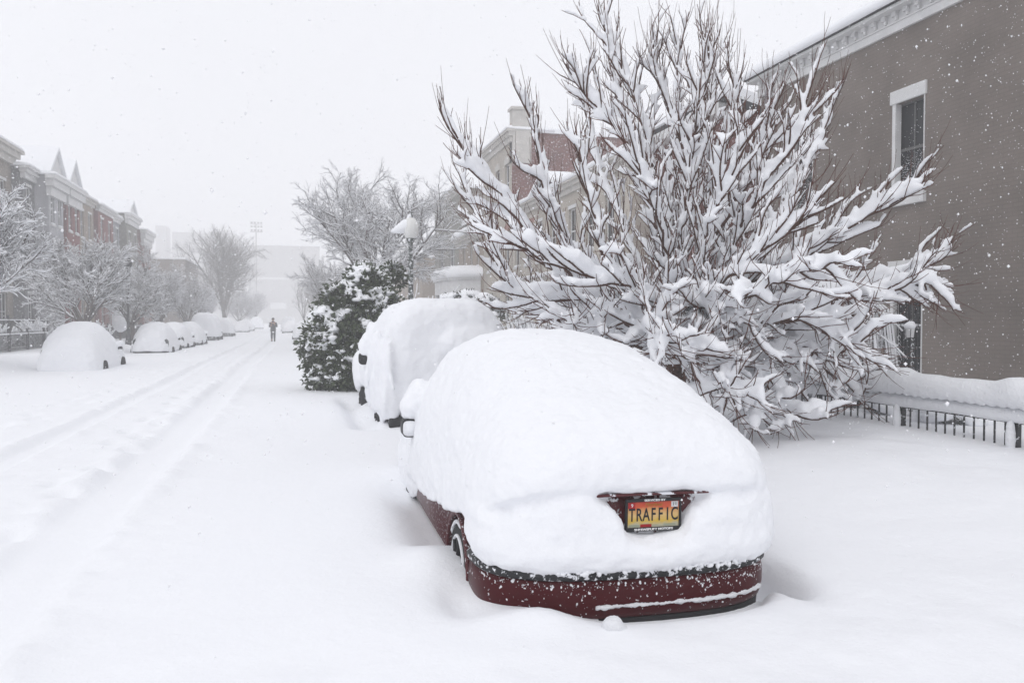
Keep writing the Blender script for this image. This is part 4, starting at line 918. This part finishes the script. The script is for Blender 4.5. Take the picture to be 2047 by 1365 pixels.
sweep([(-.12, -.28), (-.07, -.28), (-.03, -.2), (-.022, -.10), (-.04, -.09), (-.12, -.09)]).build('lower_valance', M['black'], bm, True)
sn = sweep([(-.05, -.036), (.008, -.030), (.018, -.020), (.012, -.012), (.0, -.008), (-.03, -.008)], -.34, .78)
V, F = sn.arr(); fuse('ledge_snow', V, F, .01, M['crumb'], bm, 1, ((.03, .05), (.012, .015)))
# boot lid: panel at y ~ .15 behind the bumper, slightly recessed
lid = MB().rings([[(x, .125 + .10 * (abs(x) / .8) ** 3 + (z - .36) * .12, z) for z in (.15, .25, .36, .45, .575)] + [(x, .3, .575), (x, .3, .15)] for x in np.linspace(-.60, .60, 25)]).build('boot_lid', M['lid'], car, True)
MB().box(-.36, .36, .092, .135, .555, .570).build('lid_trim', M['lid'], car, bevel=.006)
# licence plate
PX, PY, PZ = .03, .098, .452
pl_m = bpy.data.materials.new('plate_print'); pl_m.use_nodes = True; n_, l_2 = nt(pl_m)
tc = n_.new('ShaderNodeTexCoord'); sp_ = n_.new('ShaderNodeSeparateXYZ'); l_2.new(tc.outputs['Object'], sp_.inputs[0])
nz_ = n_.new('ShaderNodeTexNoise'); nz_.inputs['Scale'].default_value = 22; l_2.new(tc.outputs['Object'], nz_.inputs['Vector'])
ma = n_.new('ShaderNodeMath'); ma.operation = 'MULTIPLY_ADD'; ma.inputs[1].default_value = .045; l_2.new(nz_.outputs[0], ma.inputs[0]); l_2.new(sp_.outputs[2], ma.inputs[2])
mr = n_.new('ShaderNodeMapRange'); mr.inputs[1].default_value = PZ - .078 + .02; mr.inputs[2].default_value = PZ + .078 + .02; l_2.new(ma.outputs[0], mr.inputs[0])
cr_ = n_.new('ShaderNodeValToRGB'); el = cr_.color_ramp.elements; el[0].position = 0; el[0].color = (.34, .33, .26, 1); el[1].position = 1; el[1].color = (.42, .03, .012, 1)
for ps, c_ in ((.16, (.4, .37, .25, 1)), (.3, (.55, .36, .04, 1)), (.5, (.60, .40, .16, 1)), (.68, (.55, .27, .09, 1)), (.8, (.5, .07, .02, 1))):
    e = el.new(ps); e.color = c_
l_2.new(mr.outputs[0], cr_.inputs[0]); l_2.new(cr_.outputs[0], n_['Principled BSDF'].inputs['Base Color']); n_['Principled BSDF'].inputs['Roughness'].default_value = .45
pl = MB().box(PX - .152, PX + .152, PY - .004, PY + .006, PZ - .076, PZ + .076).build('licence_plate', pl_m, car)
fm = MB(); a_, b_ = .163, .088
fm.box(PX - a_, PX + a_, PY - .011, PY + .005, PZ - b_, PZ - b_ + .021).box(PX - a_, PX + a_, PY - .011, PY + .005, PZ + b_ - .017, PZ + b_)
fm.box(PX - a_, PX - a_ + .014, PY - .011, PY + .005, PZ - b_ + .021, PZ + b_ - .017).box(PX + a_ - .014, PX + a_, PY - .011, PY + .005, PZ - b_ + .021, PZ + b_ - .017)
fm.build('plate_frame', M['black'], pl, bevel=.003)
def text(s, x, y, z, size, m, parent, sx=1.0, depth=.0008, shear=0.0, spacing=1.0, bold=0.0, name='lettering'):
    cu = bpy.data.curves.new(name, 'FONT'); cu.body = s; cu.size = size; cu.extrude = depth; cu.align_x = 'CENTER'; cu.align_y = 'CENTER'; cu.shear = shear; cu.space_character = spacing; cu.offset = bold
    o = bpy.data.objects.new('t', cu); COL.objects.link(o); dg = bpy.context.evaluated_depsgraph_get()
    me = bpy.data.meshes.new_from_object(o.evaluated_get(dg), depsgraph=dg); bpy.data.objects.remove(o)
    me.transform(Matrix.Translation((x, y, z)) @ Matrix.Rotation(R(90), 4, 'X') @ Matrix.Diagonal((sx, 1, 1, 1))); me.materials.clear(); me.materials.append(m)
    o = link(name, me, parent); return o
ink = mat('plate_ink', (.008, .008, .012), .5); wink = mat('white_ink', (.75, .75, .75), .5); gold = mat('gold_ink', (.35, .16, .02), .5)
for i_, ch_ in enumerate('TRAFFIC'):
    text(ch_, PX - .124 + i_ * .0413, PY - .0052, PZ - .002, .098, ink, pl, .62, bold=.0012)
text('Maryland', PX, PY - .0052, PZ + .0545, .027, gold, pl, 1.0, shear=.25)
text('SERVICED BY', PX + .005, PY - .0118, PZ + .0795, .0155, wink, pl, 1.35, bold=.0004)
text('SHREWSBURY MOTORS', PX, PY - .0118, PZ - .0775, .0165, wink, pl, 1.28, bold=.0006)
MB().box(PX - .146, PX - .106, PY - .0055, PY - .004, PZ + .036, PZ + .068).build('month_sticker', mat('sticker_red', (.32, .01, .015), .5), pl); text('9', PX - .124, PY - .0063, PZ + .052, .026, wink, pl)
MB().box(PX + .104, PX + .144, PY - .0055, PY - .004, PZ + .038, PZ + .068).build('year_sticker', mat('sticker_grey', (.55, .56, .56), .5), pl); text('11', PX + .124, PY - .0063, PZ + .053, .026, ink, pl)
MB().box(PX - .075, PX - .01, PY - .0052, PY - .004, PZ - .066, PZ - .050).build('printed_barn', mat('barn_red', (.3, .008, .01), .6), pl)
MB().box(PX - .008, PX + .03, PY - .0052, PY - .004, PZ - .058, PZ - .055).box(PX - .14, PX - .08, PY - .0052, PY - .004, PZ - .064, PZ - .052).box(PX + .06, PX + .13, PY - .0052, PY - .004, PZ - .062, PZ - .052).build('printed_field', mat('field_grey', (.28, .30, .22), .6), pl)
# mirror
mr_ = MB(); mr_.rings([srect(.065, .50, .655, y, 20, 3.5, -.955) for y in (2.84, 2.86, 2.96, 3.0)]); mm_ = mr_.build('side_mirror', M['black'], car, True)
MB().rings([srect(.058, .512, .64, y, 20, 3.5, -.958) for y in (2.828, 2.842)]).build('mirror_glass', M['snow'], mm_, True)
MB().box(-.90, -.8, 2.9, 2.98, .52, .58).build('mirror_arm', M['black'], mm_)
# door handles peeping out
for y in (1.55, 2.35): MB().box(-.93, -.86, y, y + .10, .33 + .03 * (y > 2), .352 + .03 * (y > 2)).build('door_handle', M['black'], car, bevel=.008)
# snow: dome
S = MB()
dome = [(.045, .50, .615, .68, 2.8, 2.2), (.06, .62, .59, .76, 2.8, 2.2), (.12, .72, .56, .85, 2.9, 2.3), (.24, .82, .50, .95, 3, 2.3), (.45, .88, .42, 1.04, 3, 2.3), (.75, .915, .34, 1.15, 3, 2.3), (1.1, .935, .29, 1.27, 3, 2.4), (1.6, .955, .23, 1.385, 3, 2.4), (2.1, .965, .19, 1.43, 3, 2.4),
        (2.6, .95, .15, 1.42, 3, 2.4), (3.1, .93, .12, 1.30, 3, 2.4), (3.6, .9, .08, 1.06, 3, 2.3), (4.1, .87, .05, .90, 3, 2.3), (4.55, .78, .05, .74, 2.8, 2.3), (4.72, .6, .12, .5, 2.6, 2.2)]
S.rings([arch(w, z0, z1, y, 34, e, e2) for y, w, z0, z1, e, e2 in dome])
# bumper shelf snow: a swag, high at the corners
def swag_top(x): return np.interp(x, [-.84, -.7, -.5, -.38, -.28, -.21, -.15, -.12, .0, .16, .20, .26, .36, .5, .62, .74, .84], [.42, .52, .60, .60, .55, .51, .43, .37, .35, .365, .41, .49, .545, .57, .60, .60, .50])
rg = []; tp2, tn2 = tail_path(90, .60)
for q_, n_2 in zip(tp2, tn2):
    t = float(swag_top(q_[0])); t = t + (.52 - t) * float(sst(.2, .42, q_[1])); b0 = .165 + .09 * float(sst(.38, .6, q_[1]))
    k_ = 1 - .35 * float(sst(.15, .5, q_[1]))
    rg.append([(q_[0] + n_2[0] * o * k_, q_[1] + n_2[1] * o * k_, z) for o, z in ((-.05, b0), (.018, b0 + .004), (.058, b0 + .035), (.075, min(.27, t - .07)), (.055, t - .07), (.0, t - .015), (-.08, t), (-.13, t - .02), (-.15, b0))])
S.rings(rg)
for y, z, ry, rz in ((.62, .46, .2, .17), (1.0, .5, .3, .15), (1.5, .42, .4, .17), (2.1, .38, .4, .18), (2.8, .34, .4, .2), (3.4, .32, .4, .2), (3.9, .4, .3, .14)):
    S.ball((-.86, y, z), (.05, ry, rz), 14, 10); S.ball((.84, y, z), (.065, ry, rz), 14, 10)
# snow heaped on the mirror
S.ball((-.86, 3.7, .12), (.055, .8, .28), 14, 10)
S.ball((-.96, 2.9, .745), (.082, .12, .105), 14, 10).ball((-.90, 2.95, .80), (.10, .15, .13), 14, 10).ball((-.86, 3.0, .80), (.12, .25, .2), 14, 10).ball((-.88, 2.95, .55), (.06, .15, .2), 12, 8).ball((-.965, 2.9, .69), (.075, .085, .045), 12, 8)
V, F = S.arr(); snow_o = fuse('snow_cover', V, F, .017, M['snow'], car, 6, ((.05, .35), (.022, .07), (.012, .022)))
# rough crumbs along the lower snow edge
cr2 = MB(); rr = random.Random(12)
for k in range(700):
    x = rr.uniform(-.8, .8); y = bow(x) - .03; q = .003 + .014 * rr.random() ** 2.5
    if vnoise(np.array([x * 9.0]), np.array([4.4]))[0] < .45: continue
    q = q; cr2.ball((x, y, .178 + rr.uniform(-.012, .05)), (q * rr.uniform(.8, 1.5), q, q * rr.uniform(.7, 1.3)), 6, 4)
for k in range(330):
    x = rr.uniform(-.8, .8); y = bow(x) - .003; q = .0012 + .006 * rr.random() ** 5; z_ = .115 - abs(rr.gauss(0, .06)); z_ = max(z_, -.14); cr2.ball((x, y, z_), (q, q * .7, q * rr.uniform(.8, 1.6)), 6, 4)
for k in range(160):
    y = rr.uniform(.35, 3.4); q = rr.uniform(.004, .012); cr2.ball((-.845, y, .18 - .03 * y + rr.uniform(-.12, .06)), (q * .6, q, q), 6, 4)
cr2.build('snow_crumbs', M['snow'], car, True)
car.location = (CAR[0], CAR[1], .0); car.rotation_euler = (0, R(0.8), CYAW)
V, F = MB().ball((0, 0, 0), (.058, .055, .043), 16, 12).ball((.03, 0, -.02), (.05, .05, .03), 12, 8).ball((-.05, .0, -.03), (.04, .04, .02), 10, 6).arr(); sb = fuse('snow_lump', V, F, .008, M['crumb'], None, 2, ((.02, .05),)); setp(sb, 'small round snow lump lying against the bumper of the near maroon car', 'snow lump')
lump_p = P(1228, 1256, 3.93); sb.location = tuple(float(v) for v in lump_p)

# --- the tall vehicle in front
suv = empty('parked_van', (0, 0, 0), 'tall boxy dark vehicle plastered in snow parked ahead of the maroon car', 'van')
b = MB(); b.rings([srect(w, z0, z1, y, 30, e) for y, w, z0, z1, e in ((.02, .8, -.1, 1.3, 6), (.1, .87, -.22, 1.42, 6), (2.9, .88, -.22, 1.42, 6), (3.5, .86, -.22, .9, 6), (4.4, .84, -.22, .75, 6), (4.6, .7, -.15, .6, 5))]); b.build('body', M['darkpaint'], suv, True)
for x, y, sg in ((-.87, .85, -1), (-.92, 3.7, -1), (.8, .85, 1), (.8, 3.7, 1)): wheel(suv, x, y, -.09, .36, .2, sg)
MB().box(-.86, .86, -.07, .1, -.16, .08).build('rear_bumper', M['black'], suv, bevel=.04); MB().box(-.28, .2, -.05, 0, .62, .72).build('plate_recess', M['black'], suv); MB().box(-.80, -.62, -.06, .12, -.32, .0).build('mud_flap', M['tyre'], suv)
mm2 = MB().rings([srect(.09, .72, .93, y, 18, 3.5, -1.03) for y in (2.45, 2.5, 2.6, 2.64)]).build('side_mirror', M['black'], suv, True); MB().tube([(-.87, 2.6, .60), (-.93, 2.55, .66), (-1.0, 2.55, .76)], .02, 6).build('mirror_arm', M['black'], mm2)
S = MB()
S.rings([arch(w, z0, z1, y, 34, e, 3.2) for y, w, z0, z1, e in ((-.16, .6, .9, 1.50, 4), (-.12, .82, .5, 1.66, 4.2), (-.03, .94, .2, 1.76, 4.4), (.25, .99, .12, 1.83, 4.4), (1.5, 1.0, .1, 1.83, 4.4), (2.7, .97, .08, 1.74, 4.4), (3.2, .93, .1, 1.45, 4), (3.6, .93, .1, 1.15, 3.2), (4.4, .9, .05, 1.0, 3), (4.7, .75, .05, .8, 2.6))])
# plastered tail: columns that run down the rear
for x, w_2, z0, z1, d in ((-.80, .17, .0, 1.5, -.06), (-.55, .16, .12, 1.45, -.10), (-.30, .12, .2, 1.3, -.11), (.06, .13, .74, 1.3, -.08), (.35, .2, .1, 1.4, -.11), (.7, .2, .1, 1.5, -.08)):
    S.ball((x, d + .06, (z0 + z1) / 2), (w_2, .11, (z1 - z0) / 2), 14, 14)
S.ball((.35, -.12, 1.15), (.5, .22, .28), 16, 10)
for y, z0 in ((.1, .05), (.45, .3), (1.35, -.1), (1.9, .0), (2.6, -.05), (3.15, .0), (3.65, .32), (4.2, .0), (.3, -.1)):
    S.ball((-.915, y, (z0 + .75) / 2), (.06, .22, (.85 - z0) / 2), 12, 12)
S.ball((-1.03, 2.53, 1.03), (.11, .14, .15), 14, 10).ball((-.96, 2.55, 1.13), (.12, .2, .17), 14, 10).ball((-.90, 2.6, 1.1), (.09, .3, .4), 14, 10).ball((-1.04, 2.5, .93), (.09, .09, .06), 12, 8)
S.ball((-1.0, 4.0, .52), (.15, .6, .42), 14, 10).ball((-.95, 3.4, .6), (.1, .3, .35), 12, 10)
g2 = np.random.RandomState(9)
for k in range(8):
    x = g2.uniform(-.88, .85); a_ = g2.uniform(.9, 1.5); b_ = g2.uniform(.25, .7)
    if -.28 < x < .22: b_ = .8
    q_, _ = polyline(g2, np.array([x, -.14, a_]), np.array([0, -.03, -1.0]), a_ - b_, 6, .05, 0); S.tube(q_, g2.uniform(.035, .055) * np.array([.5, 1, 1.1, 1, .9, .7, .4]), 8)
for k in range(7):
    y = g2.uniform(.1, 3.3); a_ = g2.uniform(.8, 1.4); q_, _ = polyline(g2, np.array([-.97, y, a_]), np.array([0, 0, -1.0]), a_ - g2.uniform(.0, .4), 6, .06, 0); S.tube(q_, g2.uniform(.035, .055) * np.array([.5, 1, 1.1, 1, .9, .7, .4]), 8)
S.rings([[(x, -.10 - .05 * math.sin(math.pi * min(1, max(0, (x + .3) / 1.1))), z) for x, z in ((-.3, 1.32), (.0, 1.40), (.5, 1.38), (.85, 1.3), (.85, 1.05), (.4, .95), (-.1, 1.05))], [(x, .3, z) for x, z in ((-.3, 1.32), (.0, 1.40), (.5, 1.38), (.85, 1.3), (.85, 1.05), (.4, .95), (-.1, 1.05))]])
V, F = S.arr(); fuse('snow_cover', V, F, .032, M['snow'], suv, 5, ((.07, .45), (.03, .09)))
suv.location = (2.16, 11.75, 0); suv.rotation_euler = (0, 0, R(-.5))

# --- the other buried cars
def buried(name, label, cat, loc, rz, L, W, H, kind, seed, paint, gap=.06, grp=None, voxel=.05):
    r = empty(name, (0, 0, 0), label, cat, grp); g_ = np.random.RandomState(seed); hw = W / 2
    body = MB().rings([srect(w, z0, z1, y, 24, 5) for y, w, z0, z1 in ((.05, hw * .85, -.1, H * .45), (.2, hw * .95, -.22, H * .5), (L - .2, hw * .95, -.22, H * .5), (L - .05, hw * .85, -.1, H * .4))]).build('body', M[paint], r, True)
    for sg in (-1, 1):
        for y in (.85, L - .9): wheel(r, sg * (hw + .01), y, -.03, .30, .2, sg)
    if kind == 'sedan': prof = [(-.1, .62, .55), (.05, .8, .68), (.5, .95, .84), (1.1, 1.0, .98), (1.7, 1.0, 1.0), (2.5, 1.0, .98), (3.2, .98, .78), (L - .5, .95, .6), (L, .8, .46), (L + .1, .6, .35)]
    elif kind == 'dome': prof = [(-.1, .7, .5), (.05, .88, .68), (.4, .97, .86), (1.0, 1.0, .98), (1.8, 1.0, 1.0), (2.6, 1.0, .97), (3.3, .98, .82), (L - .4, .95, .62), (L, .8, .42)]
    else: prof = [(-.12, .75, .8), (0, .93, .95), (.25, .99, 1.0), (2.6, 1.0, .99), (3.2, .98, .82), (3.6, .96, .66), (L - .3, .93, .6), (L + .05, .8, .5)]
    S = MB(); S.rings([arch((hw + .1) * wf, gap + (.04 if i < 2 else 0), H * zf, y, 26, 2.6 if kind != 'van' else 3.4, 2.2 if kind != 'van' else 3.0) for i, (y, wf, zf) in enumerate(prof)])
    for sg in (-1, 1): S.ball((sg * (hw + .1), 2.9, .72), (.12, .13, .12), 10, 8)
    V, F = S.arr(); fuse('snow_cover', V, F, voxel, M['snow'], r, 4, ((.10, .5), (.03, .12)))
    for sg in (-1, 1): MB().box(sg * (hw + .05), sg * (hw + .17), 2.8, 2.9, .54, .63).build('side_mirror', M['black'], r, bevel=.01)
    MB().box(-hw * .8, hw * .8, -.06, .06, -.15, .05).build('bumper', M['black'], r, bevel=.02)
    r.location = loc; r.rotation_euler = (0, 0, rz); return r
CG = 'snow buried cars parked along the left kerb'
buried('parked_car', 'nearest snow buried car on the left, dark wheels showing', 'car', (-6.55, 26.2, 0), 0, 4.4, 1.58, 1.46, 'dome', 1, 'greypaint', -.08, CG, .035)
buried('parked_car', 'second snow buried car in the left row, beside the dark lamp post', 'car', (-6.40, 39.3, 0), R(1), 4.5, 1.6, 1.42, 'sedan', 2, 'darkpaint', .03, CG)
buried('parked_car', 'third snow buried car in the left row, mostly hidden', 'car', (-6.50, 45.3, 0), 0, 4.4, 1.6, 1.4, 'sedan', 3, 'darkpaint', .08, CG)
buried('parked_car', 'fourth snow buried car in the left row, in front of the tall van', 'car', (-6.45, 51.5, 0), 0, 4.3, 1.6, 1.42, 'dome', 4, 'darkpaint', .1, CG)
buried('parked_van', 'tall snow buried van in the left row with a dark bumper gap', 'van', (-6.55, 62.5, 0), 0, 4.9, 1.78, 2.05, 'van', 5, 'darkpaint', .26, CG)
buried('parked_van', 'boxy snow buried van just past the tall one', 'van', (-6.60, 77, 0), 0, 4.8, 1.75, 1.72, 'van', 6, 'darkpaint', .3, CG)
buried('parked_car', 'faint snow buried car past the two vans', 'car', (-6.70, 105, 0), 0, 4.5, 1.6, 1.45, 'dome', 7, 'greypaint', .1, CG, .08)
buried('parked_car', 'faint snow buried car, second past the two vans', 'car', (-6.70, 118, 0), 0, 4.5, 1.6, 1.6, 'dome', 8, 'greypaint', .1, CG, .08)
buried('parked_van', 'palest snow buried vehicle at the far end of the left row', 'van', (-6.70, 147, 0), 0, 4.5, 1.9, 2.1, 'van', 9, 'greypaint', .1, CG, .08)
buried('parked_car', 'snow buried car on the right peeping out left of the evergreen bush', 'car', (.75, 65, 0), 0, 4.5, 1.85, 1.5, 'dome', 10, 'greypaint', .1, None, .06)
buried('parked_car', 'faint snow buried car on the right in the distance beyond the walker', 'car', (-.6, 100, 0), 0, 4.5, 1.8, 1.5, 'dome', 12, 'greypaint', .1, None, .08)
buried('parked_van', 'faint snow buried van on the right, farthest of all', 'van', (-1.0, 116, 0), 0, 4.6, 1.9, 2.0, 'van', 13, 'greypaint', .1, None, .08)
buried('parked_car', 'small snow covered car hidden under the evergreen bush', 'car', (1.9, 19.6, -.1), 0, 4.4, 1.8, 1.25, 'dome', 14, 'darkpaint', .05, None, .05)

# ------------------------------------------------------------------ the walker
wx, wy = -1.65, 62.3
pr = empty('person', (0, 0, 0), 'person in a long dark coat standing in the middle of the snowy street', 'person')
def skin_fig(name, pts, edges, radii, m, parent, sub=2):
    me = bpy.data.meshes.new(name); me.from_pydata([tuple(p) for p in pts], edges, []); o = bpy.data.objects.new('tmp', me); COL.objects.link(o)
    sk = o.modifiers.new('skin', 'SKIN'); sk.use_smooth_shade = True
    for i, rd in enumerate(radii): me.skin_vertices[0].data[i].radius = (rd, rd) if np.isscalar(rd) else rd
    me.skin_vertices[0].data[0].use_root = True
    ss = o.modifiers.new('s', 'SUBSURF'); ss.levels = sub
    dg = bpy.context.evaluated_depsgraph_get(); out = bpy.data.meshes.new_from_object(o.evaluated_get(dg), depsgraph=dg); bpy.data.objects.remove(o)
    out.materials.clear(); out.materials.append(m); return link(name, out, parent)
for nm, m_, pts, ed, rad in (
    ('body', M['skin'], [(0, 0, .92), (0, 0, 1.2), (0, 0, 1.42), (0, -.01, 1.5), (0, -.03, 1.6), (0, -.03, 1.7), (.19, 0, 1.38), (.25, .0, 1.12), (.12, -.2, 1.27), (.07, -.24, 1.38), (-.19, 0, 1.38), (-.25, .0, 1.12), (-.14, -.2, 1.2), (-.08, -.23, 1.3),
                         (.09, 0, .85), (.1, .0, .48), (.1, .02, .08), (.1, -.12, .04), (-.09, 0, .85), (-.09, -.05, .48), (-.1, .0, .08), (-.1, -.13, .04)],
     [(0, 1), (1, 2), (2, 3), (3, 4), (4, 5), (2, 6), (6, 7), (7, 8), (8, 9), (2, 10), (10, 11), (11, 12), (12, 13), (0, 14), (14, 15), (15, 16), (16, 17), (0, 18), (18, 19), (19, 20), (20, 21)],
     [.14, .13, .13, .055, .09, .08, .06, .05, .04, .03, .06, .05, .04, .03, .085, .06, .045, .04, .085, .06, .045, .04]),):
    bd = skin_fig(nm, pts, ed, rad, m_, pr)
cp = [(0, 0, .62), (0, 0, .95), (0, 0, 1.2), (0, 0, 1.42), (.2, .0, 1.38), (.27, .0, 1.1), (.14, -.19, 1.25), (-.2, 0, 1.38), (-.27, .0, 1.1), (-.16, -.19, 1.18)]
skin_fig('coat', cp, [(0, 1), (1, 2), (2, 3), (3, 4), (4, 5), (5, 6), (3, 7), (7, 8), (8, 9)], [(.23, .19), (.21, .17), (.2, .16), (.13, .12), .085, .075, .058, .085, .075, .058], M['coat'], pr)
for sg, dy in ((1, 0), (-1, -.04)):
    skin_fig('trouser_leg', [(sg * .09, 0, .8), (sg * .1, dy, .48), (sg * .1, .01, .16)], [(0, 1), (1, 2)], [.11, .085, .07], M['jeans'], pr); skin_fig('boot', [(sg * .1, .02, .2), (sg * .1, .02, .06), (sg * .1, -.14, .03)], [(0, 1), (1, 2)], [.062, .065, .05], M['boot'], pr)
MB().ball((0, .0, 1.68), (.105, .12, .11), 14, 10).build('hair', M['hair'], pr, True); MB().ball((0, -.02, 1.48), (.11, .11, .06), 12, 8).build('scarf', M['coat'], pr, True)
pr.location = (wx, wy, gz(wx, wy))
# a hanging lantern on a bough before the barred window
lq = P(1818, 662, 11.5); la = empty('hanging_lantern', tuple(float(v) for v in lq), 'small snow capped lantern hanging from a bough before the barred window', 'lantern')
x, y, z = lq
MB().lathe((x, y, z), [(.055, -.09), (.07, .03), (.075, .04)], 6).build('glass_body', M['white'], la); ct = MB()
for a in np.linspace(0, 6.28, 7)[:-1]: ct.tube([(x + .057 * math.cos(a), y + .057 * math.sin(a), z - .09), (x + .072 * math.cos(a), y + .072 * math.sin(a), z + .03)], .004, 4)
ct.box(x - .05, x + .05, y - .05, y + .05, z - .1, z - .09); ct.tube([(x, y, z + .05), (x, y, z + .25)], .003, 4); ct.build('cage', M['iron'], la)
V, F = MB().ball((x, y, z + .075), (.085, .085, .055), 12, 8).ball((x + .02, y, z + .1), (.06, .06, .05), 12, 8).arr(); fuse('snow_cap', V, F, .015, M['snow'], la, 2)
# amber porch light glimpsed through the branches
al = P(1242, 597, 32); am = mat('amber_bulb', (.8, .4, .05), .4); b_n = am.node_tree.nodes['Principled BSDF']; b_n.inputs['Emission Color'].default_value = (1, .55, .08, 1); b_n.inputs['Emission Strength'].default_value = 2.0
po = empty('porch_light', (11.8, float(12 / math.tan(math.atan((1242 - 1023) / 1600) + YAW)), 2.35), 'small amber porch light glowing on the cream row house', 'lamp')
x, y, z = po.location; MB().ball((x, y, z), (.09, .09, .11), 12, 8).build('bulb', am, po, True); MB().box(x, 12.0, y - .03, y + .03, z + .08, z + .12).build('bracket', M['black'], po)

# ------------------------------------------------------------------ falling snow
rf = np.random.RandomState(77)
ico = np.array([(1, 0, 0), (-1, 0, 0), (0, 1, 0), (0, -1, 0), (0, 0, 1), (0, 0, -1)], float); icf = np.array([(0, 2, 4), (2, 1, 4), (1, 3, 4), (3, 0, 4), (2, 0, 5), (1, 2, 5), (3, 1, 5), (0, 3, 5)])
def flakes(n, zmin, zmax, rlo, rhi, powr=2.0):
    zc = zmin + (zmax - zmin) * rf.rand(n) ** (1 / powr); u = rf.uniform(-.72, .72, n) * zc; vv = rf.uniform(-.5, .46, n) * zc
    x = u * math.cos(YAW) + zc * math.sin(YAW); y = zc * math.cos(YAW) - u * math.sin(YAW); z = CAMZ + vv
    ok = (z > .3) & (x > -14) & (x < 11.6); c = np.stack([x, y, z], 1)[ok]; r = (rlo + (rhi - rlo) * rf.rand(len(c)) ** 2.5); return c, r
cs, rs = [], []
for a in ((22000, 3, 14, .0035, .010, 2.2), (20000, 14, 34, .006, .015, 2.0), (60, .8, 2.2, .0018, .0035, 2.0), (500, 2.5, 9, .006, .012, 2.0)):
    c, r = flakes(*a); cs.append(c); rs.append(r)
c = np.concatenate(cs); r = np.concatenate(rs); n = len(c)
V = c[:, None, :] + ico[None] * r[:, None, None] * rf.uniform(.55, 1.3, (n, 6, 1)); F = (icf[None] + 6 * np.arange(n)[:, None, None]).reshape(-1, 3)
fl = link('falling_snow', mkmesh('falling_snow', V.reshape(-1, 3), F, M['flake'], True)); fl['kind'] = 'stuff'; fl['label'] = 'white flakes drifting down over the whole street'

# ------------------------------------------------------------------ snowy air
hz = MB().box(-300, 300, -100, 460, -3, 48); hm = bpy.data.materials.new('haze'); hm.use_nodes = True; n_, l_2 = nt(hm); n_.remove(n_['Principled BSDF'])
pv = n_.new('ShaderNodeVolumePrincipled'); pv.inputs['Color'].default_value = (.995, .995, .998, 1); pv.inputs['Density'].default_value = .0054; pv.inputs['Anisotropy'].default_value = .0
l_2.new(pv.outputs[0], n_['Material Output'].inputs['Volume'])
ho_ = hz.build('haze', hm); ho_['kind'] = 'stuff'; ho_['label'] = 'pale snowy air fading the far end of the street'
